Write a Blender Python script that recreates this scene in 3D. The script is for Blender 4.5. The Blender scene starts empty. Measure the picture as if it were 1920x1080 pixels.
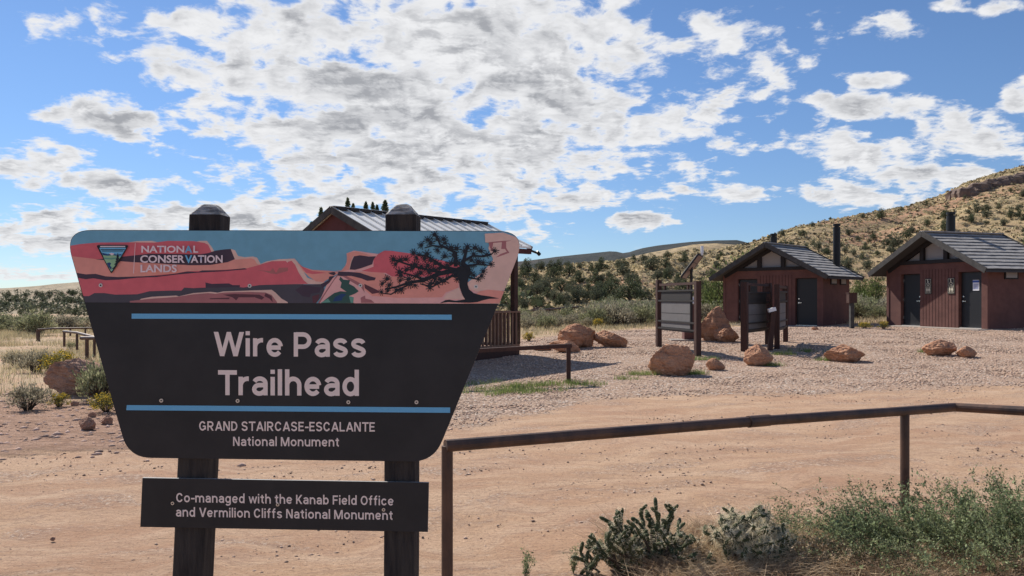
import bpy, math, random
import numpy as np
from mathutils import Vector, Matrix, noise
R = math.radians
SC = bpy.context.scene
COL = SC.collection
rng = np.random.default_rng(7)
random.seed(7)

# ------------------------------------------------------------------ camera
EYE = 1.65; F = 1440.0; HZ = 560.0
cam_d = bpy.data.cameras.new('camera'); cam = bpy.data.objects.new('camera', cam_d); COL.objects.link(cam)
cam.location = (0, 0, EYE); cam.rotation_euler = (R(90), 0, 0)
cam_d.sensor_width = 36; cam_d.lens = 27; cam_d.shift_y = (HZ-540)/1920
cam_d.clip_start = .05; cam_d.clip_end = 9000
SC.camera = cam
SC.render.resolution_x = 1024; SC.render.resolution_y = 576
def W(px, py, D): return Vector(((px-960)/F*D, D, EYE+(HZ-py)/F*D))

# ------------------------------------------------------------------ light
SUN_AZ = -37.0; SUN_EL = 42.0          # azimuth from +Y towards +X
sd = Vector((math.sin(R(SUN_AZ))*math.cos(R(SUN_EL)), math.cos(R(SUN_AZ))*math.cos(R(SUN_EL)), math.sin(R(SUN_EL))))
ld = bpy.data.lights.new('sun', 'SUN'); ld.energy = 5.0; ld.angle = R(.53); ld.color = (1, .95, .87)
lo = bpy.data.objects.new('sun', ld); COL.objects.link(lo); lo.rotation_euler = sd.to_track_quat('Z', 'Y').to_euler()
SC.view_settings.view_transform = 'Standard'; SC.view_settings.look = 'None'
SC.view_settings.exposure = 0.3; SC.cycles.use_denoising = True; SC.view_settings.gamma = 1

# ------------------------------------------------------------------ node helper
class NT:
    def __init__(s, nt): s.nt = nt; s.n = nt.nodes; s.l = nt.links
    def node(s, t, **k):
        n = s.n.new(t)
        for a, v in k.items():
            if a == 'inp':
                for i, x in v.items():
                    if hasattr(x, 'is_output') or isinstance(x, bpy.types.NodeSocket): s.l.new(x, n.inputs[i])
                    else: n.inputs[i].default_value = x
            else: setattr(n, a, v)
        return n
    def math(s, op, a, b=0.0, c=0.0, clamp=False):
        n = s.node('ShaderNodeMath', operation=op, use_clamp=clamp, inp={0: a, 1: b, 2: c}); return n.outputs[0]
    def vmath(s, op, a, b=(0, 0, 0)):
        n = s.node('ShaderNodeVectorMath', operation=op, inp={0: a, 1: b}); return n
    def ramp(s, x, lo, hi, a=0.0, b=1.0, smooth=True):
        n = s.node('ShaderNodeMapRange', interpolation_type='SMOOTHSTEP' if smooth else 'LINEAR', inp={0: x, 1: lo, 2: hi, 3: a, 4: b}); return n.outputs[0]
    def mix(s, f, a, b, mode='MIX'):
        n = s.node('ShaderNodeMix', data_type='RGBA', blend_type=mode)
        for i, x in ((0, f), (6, a), (7, b)):
            if isinstance(x, bpy.types.NodeSocket): s.l.new(x, n.inputs[i])
            else: n.inputs[i].default_value = x if i == 0 else (tuple(x)+(1,))[:4]
        return n.outputs[2]
    def noise(s, vec, scale, detail=4, rough=.55, dist=0.0, dim='3D', out=0):
        n = s.node('ShaderNodeTexNoise', noise_dimensions=dim, inp={'Scale': scale, 'Detail': detail, 'Roughness': rough, 'Distortion': dist})
        if vec is not None: s.l.new(vec, n.inputs['Vector'])
        return n.outputs[out]
    def mapping(s, vec, sc=(1, 1, 1), rot=(0, 0, 0), loc=(0, 0, 0)):
        return s.node('ShaderNodeMapping', inp={0: vec, 1: loc, 2: rot, 3: sc}).outputs[0]

# ------------------------------------------------------------------ world: Nishita sky + clouds by direction
wd = bpy.data.worlds.new('World'); SC.world = wd; wd.use_nodes = True
n = NT(wd.node_tree); bg = n.n['Background']
sky = n.node('ShaderNodeTexSky', sky_type='NISHITA'); sky.sun_disc = False
sky.sun_elevation = R(SUN_EL); sky.sun_rotation = R(SUN_AZ); sky.altitude = 1500; sky.air_density = 1.0; sky.dust_density = .15; sky.ozone_density = 2.0
tc = n.node('ShaderNodeTexCoord').outputs['Generated']
sep = n.node('ShaderNodeSeparateXYZ', inp={0: tc})
X, Y, Z = sep.outputs
zc = n.math('ADD', n.math('MAXIMUM', Z, 0.0), .20)
pu = n.math('DIVIDE', X, zc); pv = n.math('DIVIDE', Y, zc)
P = n.node('ShaderNodeCombineXYZ', inp={0: pu, 1: pv, 2: 0.0}).outputs[0]
yc = n.math('MAXIMUM', Y, .02)
A = n.node('ShaderNodeCombineXYZ', inp={0: n.math('DIVIDE', X, yc), 1: n.math('DIVIDE', Z, yc), 2: 0.0}).outputs[0]
def blob(cx, cy, rx, ry, w, rot=0.0):
    v = n.vmath('SUBTRACT', A, ((cx-960)/F, (HZ-cy)/F, 0)).outputs[0]
    v = n.mapping(v, rot=(0, 0, R(rot)))
    v = n.vmath('MULTIPLY', v, (F/rx, F/ry, 0)).outputs[0]
    L = n.node('ShaderNodeVectorMath', operation='LENGTH', inp={0: v}).outputs['Value']
    return n.ramp(L, 1.55, .25, 0.0, w*.92)
acc = None
for b in [(800, 180, 560, 270, .62), (330, 70, 210, 70, .42), (1180, 90, 330, 150, .5), (930, 350, 360, 85, .5), (640, 370, 330, 75, .34), (1320, 200, 180, 140, .36),
          (190, 210, 150, 60, .50), (60, 290, 160, 50, .50), (250, 345, 260, 40, .47), (120, 435, 320, 60, .53), (440, 405, 260, 50, .53), (1200, 415, 66, 24, .68),
          (1660, 300, 250, 70, .52, 16), (1640, 205, 180, 40, .5, 4), (1820, 250, 190, 60, .5, 12), (1600, 370, 120, 42, .52, 6), (1330, 355, 140, 32, .46, 6),
          (1820, 340, 120, 42, .52, 18), (1920, 170, 60, 60, .5), (1640, 150, 70, 24, .42), (1660, 55, 90, 40, .40, 10), (1840, 10, 110, 26, .46), (90, 20, 130, 60, .33), (1530, 60, 60, 26, .4),
          (60, 510, 240, 20, .42), (1430, 180, 130, 90, .36), (1100, 230, 360, 180, .46), (985, 438, 60, 14, .45)]:
    o = blob(*b); acc = o if acc is None else n.math('MAXIMUM', acc, o)
behind = n.ramp(Y, .35, .1, 0.0, .22)          # scattered cloud over the rest of the sky
acc = n.math('MAXIMUM', acc, behind)
wv = n.noise(P, 3.0, 4, .6, out=1)
Pw = n.vmath('ADD', P, n.vmath('SCALE', n.vmath('SUBTRACT', wv, (.5, .5, .5)).outputs[0]).outputs[0])
Pw.inputs[1].default_value = (0, 0, 0)
wsc = n.vmath('MULTIPLY', n.vmath('SUBTRACT', wv, (.5, .5, .5)).outputs[0], (.12, .12, .12)).outputs[0]
Pw = n.vmath('ADD', P, wsc).outputs[0]
def field(vec):
    a = n.noise(vec, 3.8, 9, .58)
    b = n.noise(vec, 15.0, 6, .60)
    return n.math('MULTIPLY_ADD', n.math('SUBTRACT', n.math('ADD', n.math('MULTIPLY', a, .66), n.math('MULTIPLY', b, .34)), .5), 1.9, .5)
f0 = field(Pw)
sh = n.vmath('ADD', Pw, (-.008, .030, 0)).outputs[0]
f1 = field(sh)
dens = n.math('ADD', n.math('ADD', f0, acc), -.82)
cover = n.ramp(dens, -.05, .13)
cover = n.math('MULTIPLY', cover, n.ramp(acc, .02, .16))
thick = n.ramp(dens, .04, .30)
rel = n.ramp(n.math('SUBTRACT', f0, f1), -.14, .14)
big = n.ramp(n.noise(n.mapping(Pw, sc=(.8, 1.5, 1)), 4.0, 6, .6), .40, .64)
shade = n.math('MULTIPLY', thick, n.math('ADD', n.math('MULTIPLY', big, .50), n.math('MULTIPLY', n.math('SUBTRACT', 1.0, rel), .72)), clamp=True)
cl = n.mix(shade, (6.75, 6.8, 6.95), (2.95, 3.05, 3.3))
skyc = n.node('ShaderNodeHueSaturation', inp={0: .5, 1: .96, 2: 1.0, 4: sky.outputs[0]}).outputs[0]
skyc = n.mix(1.0, skyc, n.mix(n.ramp(Z, .0, .30), (.54, .63, .76), (.62, .76, .92)), 'MULTIPLY')
n.l.new(n.mix(cover, skyc, cl), bg.inputs[0]); bg.inputs[1].default_value = .105
wd.cycles.sampling_method = 'MANUAL'; wd.cycles.sample_map_resolution = 512

# ------------------------------------------------------------------ materials
def mat(name, col, rough=.8, metal=0.0, spec=.3, var=0.0, vscale=8.0, bump=0.0, bscale=40.0, island=0.0, col2=None, stretch=(1, 1, 1), vdetail=5, trans=0.0):
    m = bpy.data.materials.new(name); m.use_nodes = True; k = NT(m.node_tree); b = k.n['Principled BSDF']
    b.inputs['Roughness'].default_value = rough; b.inputs['Metallic'].default_value = metal; b.inputs['Specular IOR Level'].default_value = spec
    c = tuple(col)+(1,)
    oc = k.node('ShaderNodeTexCoord').outputs['Object']
    ov = k.mapping(oc, sc=stretch)
    src = None
    if var or col2:
        f = k.ramp(k.noise(ov, vscale, vdetail, .62), .33, .67)
        c2 = col2 if col2 else tuple(x*(1-var) for x in col)
        src = k.mix(f, col, c2)
    if island:
        g = k.node('ShaderNodeNewGeometry').outputs['Random Per Island']
        fac = k.ramp(g, 0, 1, 1-island, 1+island, smooth=False)
        src = k.mix(1.0, src if src else c, k.node('ShaderNodeCombineXYZ', inp={0: fac, 1: fac, 2: fac}).outputs[0], 'MULTIPLY')
    if src: k.l.new(src, b.inputs['Base Color'])
    else: b.inputs['Base Color'].default_value = c
    if bump:
        bn = k.node('ShaderNodeBump', inp={'Strength': bump, 'Distance': .02, 'Height': k.noise(ov, bscale, 6, .65)})
        k.l.new(bn.outputs[0], b.inputs['Normal'])
    if trans:
        t = k.node('ShaderNodeBsdfTranslucent')
        if src: k.l.new(src, t.inputs[0])
        else: t.inputs[0].default_value = c
        ms = k.node('ShaderNodeMixShader', inp={0: trans, 1: b.outputs[0], 2: t.outputs[0]})
        k.l.new(ms.outputs[0], k.n['Material Output'].inputs[0])
    return m
M = {}
M['steel'] = mat('rusted_steel', (.125, .070, .048), .55, .2, .4, col2=(.055, .036, .031), vscale=5, bump=.15, bscale=60, stretch=(1, 1, .6))
M['postwood'] = mat('dark_post_wood', (.024, .022, .023), .85, col2=(.060, .052, .047), vscale=10, bump=.7, bscale=26, stretch=(5, 5, .5))
M['capwood'] = mat('weathered_end_grain', (.72, .68, .62), .9, col2=(.22, .20, .18), vscale=16, bump=1.0, bscale=30, stretch=(1, 3, 3))
M['panel'] = mat('black_sign_face', (.017, .018, .021), .5, 0, .35, col2=(.026, .026, .029), vscale=6, vdetail=9)
M['paneledge'] = mat('sign_edge', (.30, .29, .28), .6)
M['lettering'] = mat('sign_lettering', (.90, .76, .70), .6)
M['stripe'] = mat('blue_stripe', (.16, .47, .74), .5)
M['screw'] = mat('screw_metal', (.60, .58, .56), .35, .8)
M['hole'] = mat('screw_recess', (.02, .02, .02), .8)
M['brownpost'] = mat('brown_painted_post', (.078, .036, .027), .7, col2=(.052, .026, .021), vscale=10, bump=.2, bscale=40, stretch=(3, 3, .5))
M['redwall'] = mat('red_brown_wall', (.155, .070, .057), .85, col2=(.120, .054, .045), vscale=2.5, bump=.15, bscale=50)
M['cabinwall'] = mat('cabin_red_wall', (.105, .036, .036), .85, var=.25, vscale=3)
M['groove'] = mat('siding_groove', (.05, .018, .015), .9)
M['door'] = mat('black_door', (.014, .014, .016), .45, 0, .4)
M['beam'] = mat('dark_beam', (.022, .018, .018), .7)
M['gable'] = mat('translucent_gable_panel', (.30, .28, .27), .6)
M['shingle'] = mat('grey_roof_tile', (.37, .345, .32), .85, col2=(.26, .24, .225), vscale=6, bump=.3, bscale=30)
M['shinglegap'] = mat('roof_tile_gap', (.055, .052, .052), .9)
M['fascia'] = mat('weathered_fascia', (.075, .070, .066), .8, var=.35, vscale=6)
M['vent'] = mat('black_vent_pipe', (.010, .010, .011), .45)
M['metalroof'] = mat('pale_metal_roof', (.88, .84, .77), .38, .1, .8, var=.1, vscale=3)
M['concrete'] = mat('concrete', (.42, .36, .31), .9, var=.2, vscale=6)
M['white'] = mat('white_plastic', (.80, .80, .80), .5)
M['chrome'] = mat('door_metal', (.75, .74, .72), .25, .9)
M['greypanel'] = mat('grey_board_back', (.17, .16, .158), .6, var=.12, vscale=4)
M['darkpanel'] = mat('dark_board_frame', (.034, .029, .027), .6)
M['solar'] = mat('solar_cells', (.23, .15, .12), .35)
M['notice'] = mat('paper_notice', (.75, .75, .78), .7)
M['blueink'] = mat('blue_print', (.05, .10, .35), .7)
M['signcream'] = mat('sign_cream', (.72, .66, .50), .6)
M['balusters'] = mat('weathered_baluster', (.27, .155, .105), .75, var=.3, vscale=8, stretch=(4, 4, .5))
M['balustershade'] = mat('porch_panel', (.30, .24, .18), .9, var=.5, vscale=14)
M['bark'] = mat('bark', (.10, .075, .055), .9, var=.4, vscale=10, bump=.5, bscale=20)
M['juniper'] = mat('juniper_foliage', (.078, .096, .048), .8, island=.55, col2=(.115, .128, .070), vscale=1.2, trans=.25)
M['juniper2'] = mat('juniper_foliage_grey', (.092, .104, .064), .8, island=.55, col2=(.135, .14, .088), vscale=1.2, trans=.25)
M['sage'] = mat('sagebrush_foliage', (.27, .245, .165), .85, island=.6, col2=(.40, .35, .25), vscale=2.5, trans=.3)
M['sage2'] = mat('sagebrush_green', (.22, .235, .125), .85, island=.5, col2=(.32, .31, .18), vscale=2.5, trans=.3)
M['rabbit'] = mat('rabbitbrush_green', (.20, .19, .065), .85, island=.4, trans=.3)
M['yellow'] = mat('rabbitbrush_bloom', (.62, .44, .05), .8, island=.35, trans=.3)
M['willow'] = mat('willow_foliage', (.11, .15, .045), .8, island=.5, col2=(.18, .20, .07), vscale=1.5, trans=.35)
M['conifer'] = mat('conifer_foliage', (.14, .18, .10), .8, island=.5, trans=.45)
M['bushleaf'] = mat('thorny_bush_leaf', (.165, .205, .095), .65, island=.7, col2=(.26, .29, .145), vscale=5, trans=.35)
M['bushstem'] = mat('thorny_bush_stem', (.19, .17, .10), .8, island=.4)
M['straw'] = mat('dry_straw', (.62, .48, .31), .85, island=.55, col2=(.40, .27, .17), vscale=5, trans=.3)
M['drytan'] = mat('dry_field_grass', (.56, .47, .29), .85, island=.4, col2=(.46, .40, .24), vscale=.6, trans=.3)
M['cholla'] = mat('cholla_skin', (.060, .080, .036), .8, col2=(.10, .11, .05), vscale=40, bump=.8, bscale=120)
M['chollaold'] = mat('cholla_wood', (.10, .070, .050), .9, var=.4, vscale=30)
M['spine'] = mat('cholla_spine', (.78, .68, .48), .6, island=.25, trans=.3)
M['grass'] = mat('green_grass', (.16, .24, .06), .8, island=.4, col2=(.26, .30, .10), vscale=3, trans=.35)
M['scrub'] = mat('hillside_scrub', (.17, .14, .085), .9, island=.6, col2=(.26, .21, .13), vscale=.2)
M['hillrock'] = mat('outcrop_rock', (.12, .085, .07), .9, col2=(.22, .155, .12), vscale=.6, bump=.8, bscale=2)
def rockmat(name, c1, c2, c3):
    m = bpy.data.materials.new(name); m.use_nodes = True; k = NT(m.node_tree); b = k.n['Principled BSDF']; b.inputs['Roughness'].default_value = .9; b.inputs['Specular IOR Level'].default_value = .2
    oc = k.node('ShaderNodeTexCoord').outputs['Object']
    c = k.mix(k.ramp(k.noise(oc, 2.2, 6, .65), .38, .66), c1, c2)
    c = k.mix(k.ramp(k.noise(oc, 7, 6, .7, 1.2), .56, .74), c, c3)
    c = k.mix(k.ramp(k.noise(k.mapping(oc, rot=(R(12), R(8), 0), sc=(1, 1, 6)), 2.5, 6, .7), .5, .62, 0, .45), c, (.24, .12, .075))
    c = k.mix(k.ramp(k.noise(oc, 40, 3, .7), .3, .7, .35, 0), c, (.10, .05, .03))
    k.l.new(c, b.inputs['Base Color'])
    h = k.math('ADD', k.noise(oc, 9, 8, .7), k.math('MULTIPLY', k.noise(oc, 45, 4, .7), .35))
    k.l.new(k.node('ShaderNodeBump', inp={'Strength': .95, 'Distance': .06, 'Height': h}).outputs[0], b.inputs['Normal'])
    return m
M['rock'] = rockmat('red_sandstone', (.68, .36, .215), (.54, .27, .16), (.76, .53, .36))
M['rockdark'] = rockmat('pinkish_sandstone', (.60, .35, .24), (.46, .26, .18), (.68, .47, .34))
M['gravelstone'] = mat('gravel_stone', (.56, .39, .285), .85, island=.5, col2=(.40, .265, .19), vscale=1.5)

# ------------------------------------------------------------------ mesh builder
class MB:
    def __init__(s): s.v = []; s.f = []; s.m = []; s.cur = 0
    def add(s, vs, fs, mi=None):
        o = len(s.v); s.v += [tuple(x) for x in vs]; s.f += [tuple(i+o for i in f) for f in fs]; s.m += [s.cur if mi is None else mi]*len(fs); return s
    def box(s, x0, x1, y0, y1, z0, z1, mi=None):
        vs = [(x, y, z) for z in (z0, z1) for y in (y0, y1) for x in (x0, x1)]
        return s.add(vs, [(0, 2, 3, 1), (4, 5, 7, 6), (0, 1, 5, 4), (2, 6, 7, 3), (0, 4, 6, 2), (1, 3, 7, 5)], mi)
    def bar(s, a, b, w, h, mi=None, up=(0, 0, 1)):
        a = Vector(a); b = Vector(b); d = (b-a).normalized(); u = Vector(up)
        if abs(d.dot(u)) > .99: u = Vector((0, 1, 0))
        r = d.cross(u).normalized()*w/2; u = r.cross(d).normalized()*h/2
        vs = [p+i*r+j*u for p in (a, b) for i, j in ((-1, -1), (1, -1), (1, 1), (-1, 1))]
        return s.add(vs, [(3, 2, 1, 0), (4, 5, 6, 7), (0, 1, 5, 4), (1, 2, 6, 5), (2, 3, 7, 6), (3, 0, 4, 7)], mi)
    def tube(s, pts, rad, seg=8, mi=None, cap=True):
        pts = [Vector(p) for p in pts]; n_ = len(pts); rad = rad if hasattr(rad, '__len__') else [rad]*n_
        vs = []; fs = []; u = None
        for i, p in enumerate(pts):
            d = (pts[min(i+1, n_-1)]-pts[max(i-1, 0)]).normalized()
            if u is None:
                u = d.orthogonal().normalized()
            u = (u-d*u.dot(d)).normalized(); w = d.cross(u)
            for k in range(seg):
                a = 2*math.pi*k/seg; vs.append(p+(u*math.cos(a)+w*math.sin(a))*rad[i])
        for i in range(n_-1):
            for k in range(seg):
                a = i*seg+k; b = i*seg+(k+1) % seg; fs.append((a, b, b+seg, a+seg))
        if cap: fs.append(tuple(range(seg-1, -1, -1))); fs.append(tuple((n_-1)*seg+k for k in range(seg)))
        return s.add(vs, fs, mi)
    def prism(s, poly, y0, y1, mi=None, mie=None, front=True):
        """poly = [(x,z)]; front at y0 facing -Y"""
        k = len(poly); vs = [(x, y0, z) for x, z in poly]+[(x, y1, z) for x, z in poly]
        ar = sum(poly[i][0]*poly[(i+1) % k][1]-poly[(i+1) % k][0]*poly[i][1] for i in range(k))
        idx = list(range(k)) if ar > 0 else list(range(k-1, -1, -1))
        s.add(vs, [tuple(idx)], mi)
        o = len(s.v)-2*k
        fs = [tuple(o+k+i for i in idx[::-1])]
        for i in range(k):
            a, b = idx[i], idx[(i+1) % k]; fs.append((o+b, o+a, o+a+k, o+b+k))
        s.f += fs; s.m += [(mie if mie is not None else (s.cur if mi is None else mi))]*len(fs)
        return s
    def build(s, name, mats, parent=None, smooth=False, loc=None):
        me = bpy.data.meshes.new(name); me.from_pydata(s.v, [], s.f)
        for x in (mats if isinstance(mats, (list, tuple)) else [mats]): me.materials.append(M[x] if isinstance(x, str) else x)
        if any(s.m): me.polygons.foreach_set('material_index', s.m)
        if smooth: me.polygons.foreach_set('use_smooth', [True]*len(me.polygons))
        me.update(); o = bpy.data.objects.new(name, me); COL.objects.link(o)
        if parent: o.parent = parent
        if loc: o.location = loc
        return o
def npmesh(name, V, Fc, mats, parent=None, mi=None, smooth=False):
    """V (N,3); Fc (K,n) constant-arity faces or list of such arrays"""
    me = bpy.data.meshes.new(name); Fl = Fc if isinstance(Fc, list) else [Fc]
    me.vertices.add(len(V)); me.vertices.foreach_set('co', np.asarray(V, np.float32).ravel())
    loops = np.concatenate([f.ravel() for f in Fl]); me.loops.add(len(loops)); me.loops.foreach_set('vertex_index', loops.astype(np.int32))
    tot = np.concatenate([np.full(len(f), f.shape[1]) for f in Fl]); st = np.concatenate([[0], np.cumsum(tot)[:-1]])
    me.polygons.add(len(tot)); me.polygons.foreach_set('loop_start', st.astype(np.int32)); me.polygons.foreach_set('loop_total', tot.astype(np.int32))
    for x in (mats if isinstance(mats, (list, tuple)) else [mats]): me.materials.append(M[x] if isinstance(x, str) else x)
    if mi is not None: me.polygons.foreach_set('material_index', np.asarray(mi, np.int32))
    if smooth: me.polygons.foreach_set('use_smooth', np.ones(len(tot), bool))
    me.update(calc_edges=True); me.validate()
    o = bpy.data.objects.new(name, me); COL.objects.link(o)
    if parent: o.parent = parent
    return o
def tag(o, label=None, cat=None, group=None, kind=None):
    if label: o['label'] = label
    if cat: o['category'] = cat
    if group: o['group'] = group
    if kind: o['kind'] = kind
    return o
def thing(name, label, cat, loc=(0, 0, 0), rz=0, group=None):
    o = bpy.data.objects.new(name, None); COL.objects.link(o); o.location = loc; o.rotation_euler = (0, 0, rz); o.empty_display_size = .2
    return tag(o, label, cat, group)
def copy_tree(o, parent=None):
    c = o.copy(); COL.objects.link(c); c.parent = parent
    for ch in o.children: copy_tree(ch, c)
    return c
def smst(a, b, x):
    t = np.clip((np.asarray(x, float)-a)/(b-a), 0, 1); return t*t*(3-2*t)

# ------------------------------------------------------------------ ground and hills
def fbm(x, y, sc, oct_=4, seed=0.0):
    return noise.fractal(Vector((x*sc+seed, y*sc-seed, seed)), .9, 2.1, oct_)
def fbmv(x, y, sc, oct_=4, seed=0.0):
    sh = np.shape(x); xs = np.ravel(x); ys = np.ravel(y)
    return np.array([fbm(float(a), float(b), sc, oct_, seed) for a, b in zip(xs, ys)]).reshape(sh)
def G(x, y):
    x = np.asarray(x, float); y = np.asarray(y, float)
    z = .40*smst(12, 30, y)*smst(-6, 2, x) + .022*np.clip(x-8, 0, 14)*smst(12, 26, y)
    z = z - 1.4*smst(34, 70, y)*smst(-4, -14, x) - .25*smst(4.5, 1.5, y)*0
    z = z + .012*np.sin(x*.9+y*.3)*np.sin(y*.7) 
    return z
def interp(px, tab): return np.interp(px, [t[0] for t in tab], [t[1] for t in tab])
HILLS = {
 'near': dict(px=(880, 3000), d0=[(880, 46), (1400, 46), (1650, 46), (1920, 50), (3000, 60)],
              dc=[(880, 130), (1200, 135), (1400, 165), (1650, 200), (1920, 235), (3000, 260)],
              sk=[(880, 512), (1000, 506), (1100, 496), (1200, 486), (1300, 474), (1360, 468), (1420, 452), (1500, 424), (1600, 404), (1700, 386), (1760, 368), (1810, 343), (1860, 327), (1920, 312), (2100, 280), (2400, 270), (3000, 330)], pw=1.15, amp=1.25),
 'mid': dict(px=(1040, 1700), d0=[(1040, 200), (1700, 200)], dc=[(1040, 400), (1700, 420)],
             sk=[(1040, 520), (1120, 500), (1180, 482), (1240, 470), (1300, 458), (1340, 456), (1400, 461), (1480, 470), (1700, 500)], pw=1.0, amp=1.2),
 'far': dict(px=(300, 2300), d0=[(300, 700), (2300, 700)], dc=[(300, 1250), (2300, 1300)],
             sk=[(300, 540), (600, 520), (900, 497), (980, 490), (1040, 482), (1100, 476), (1150, 470), (1172, 475), (1200, 466), (1240, 459), (1290, 453), (1340, 450), (1385, 450), (1410, 458), (1450, 475), (1600, 500), (2300, 520)], pw=1.0, amp=3.5),
 'left': dict(px=(-1500, 1100), d0=[(-1500, 150), (1100, 160)], dc=[(-1500, 480), (0, 520), (1100, 620)],
              sk=[(-1500, 520), (-400, 532), (0, 541), (70, 536), (130, 530), (250, 524), (400, 520), (700, 516), (900, 514), (1100, 520)], pw=.95, amp=.9),
}
def hillz(h, px, d, x, y):
    d0 = interp(px, h['d0']); dc = interp(px, h['dc']); H = (HZ-interp(px, h['sk']))/F*dc+EYE
    t = (d-d0)/(dc-d0); g = -.4 if h is HILLS['left'] else .3
    base = np.where(t < 1, np.clip(t, 0, 1)**h['pw'], 1-.35*np.clip(t-1, 0, 3)**1.5)
    fade = np.clip(t*4, 0, 1)*np.clip(1.0-np.exp(-((t-1)/.16)**2)*.75, 0, 1)
    z = g+(H-g)*base
    if h is HILLS['left']: z = z-1.0*(1-np.clip(t*3, 0, 1))
    z = np.where(t < 0, z-3*(-t)*4, z)
    return z, t, fade
def hill_at(h, x, y):
    px = 960+F*x/y
    z, t, fade = hillz(h, np.array(px), np.array(y), x, y)
    w = 1/max(20., float(interp(px, h['dc']))*.18)
    return float(z+h['amp']*fade*2.2*fbm(x, y, w, 5, 3.3)), float(t)
def make_hill(h, name, m, nu, nv, label):
    p0, p1 = h['px']
    pu_ = np.linspace(p0, p1, nu); tv = np.concatenate([np.linspace(-.06, 1.08, nv), [1.3, 1.8, 2.6]])
    V = np.zeros((nu, len(tv), 3))
    for i, p in enumerate(pu_):
        d0 = interp(p, h['d0']); dc = interp(p, h['dc']); d = d0+(dc-d0)*tv
        x = (p-960)/F*d; z, t, fade = hillz(h, p, d, x, d)
        w = 1/max(20., float(dc)*.18)
        nz = np.array([fbm(float(a), float(b), w, 5, 3.3) for a, b in zip(x, d)])
        V[i, :, 0] = x; V[i, :, 1] = d; V[i, :, 2] = z+h['amp']*fade*2.2*nz
    nvv = len(tv); ii, jj = np.meshgrid(np.arange(nu-1), np.arange(nvv-1), indexing='ij'); a = (ii*nvv+jj).ravel()
    Fc = np.stack([a, a+nvv, a+nvv+1, a+1], 1)
    o = npmesh(name, V.reshape(-1, 3), Fc, m, smooth=True); tag(o, label, kind='structure'); return o
def hillmat(name, tan, tan2, red, dark, sc, speck):
    m = bpy.data.materials.new(name); m.use_nodes = True; k = NT(m.node_tree); b = k.n['Principled BSDF']; b.inputs['Roughness'].default_value = .95; b.inputs['Specular IOR Level'].default_value = .1
    oc = k.node('ShaderNodeTexCoord').outputs['Object']
    c = k.mix(k.ramp(k.noise(oc, sc*3, 6, .65), .4, .62), tan, tan2)
    c = k.mix(k.ramp(k.noise(oc, sc*.8, 5, .6), .54, .62), c, red)
    c = k.mix(k.math('MULTIPLY', k.ramp(k.noise(oc, sc*22, 4, .75), .50, .60), speck), c, dark)
    c = k.mix(k.math('MULTIPLY', k.ramp(k.noise(oc, sc*60, 3, .7), .54, .62), speck*.7), c, dark)
    k.l.new(c, b.inputs['Base Color'])
    k.l.new(k.node('ShaderNodeBump', inp={'Strength': .9, 'Distance': .5, 'Height': k.noise(oc, sc*14, 8, .75)}).outputs[0], b.inputs['Normal'])
    return m
make_hill(HILLS['near'], 'hillside', hillmat('hillside_soil', (.47, .35, .19), (.37, .26, .15), (.42, .245, .15), (.17, .135, .085), .022, .6), 260, 130, 'tan brush dotted hillside rising to the right behind the huts')
make_hill(HILLS['mid'], 'hill', hillmat('tan_hill_soil', (.44, .33, .19), (.34, .25, .15), (.27, .19, .11), (.12, .10, .065), .012, .8), 90, 60, 'pale tan hill behind the near slope')
make_hill(HILLS['far'], 'ridge', hillmat('far_ridge_cover', (.040, .046, .046), (.060, .060, .055), (.075, .064, .055), (.020, .028, .030), .005, .9), 160, 50, 'dark distant ridge')
make_hill(HILLS['left'], 'far_hill', hillmat('left_hill_soil', (.40, .32, .22), (.33, .26, .175), (.31, .20, .14), (.11, .10, .07), .012, .75), 160, 80, 'long low tan hill on the left')
def ground_z(x, y):
    z = float(G(x, y)); return z
def surf(x, y):
    z = ground_z(x, y); px = 960+F*x/max(y, .1)
    for k in HILLS:
        h = HILLS[k]
        if h['px'][0] < px < h['px'][1]:
            hz_, t = hill_at(h, x, y)
            if 0 < t < 1.05: z = max(z, hz_)
    return z
def gp(px, py, dmax=60):
    """ground point seen at a pixel of the photograph (used at build time to find where a thing stands)"""
    d = 2.0
    while d < dmax:
        p = W(px, py, d)
        if p.z < ground_z(p.x, p.y): break
        d += .03
    return Vector((p.x, p.y, ground_z(p.x, p.y)))

# ground sheet: fine near, coarse to the horizon
def axis(segs):
    out = []
    for a, b, st in segs: out += list(np.arange(a, b, st))
    return np.array(out+[segs[-1][1]])
gx = axis([(-6000, -400, 800), (-400, -60, 40), (-60, -16, 2), (-16, 24, .16), (24, 60, 2), (60, 400, 40), (400, 6000, 800)])
gy = axis([(-2000, -100, 400), (-100, 0, 20), (0, 2, .5), (2, 14, .10), (14, 44, .25), (44, 100, 2), (100, 400, 30), (400, 7000, 900)])
GX, GY = np.meshgrid(gx, gy, indexing='ij'); GZ = G(GX, GY)
near = (np.abs(GX-4) < 20) & (GY > 1) & (GY < 44)
idx = np.argwhere(near)
for i, j in idx:
    x = gx[i]; y = gy[j]; c, s_ = math.cos(.35), math.sin(.35); u = x*c+y*s_; v = -x*s_+y*c
    GZ[i, j] += .010*noise.fractal(Vector((u*.5, v*3.2, 1)), .8, 2.2, 4)+.012*noise.noise(Vector((x*.8, y*.8, 5)))
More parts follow.
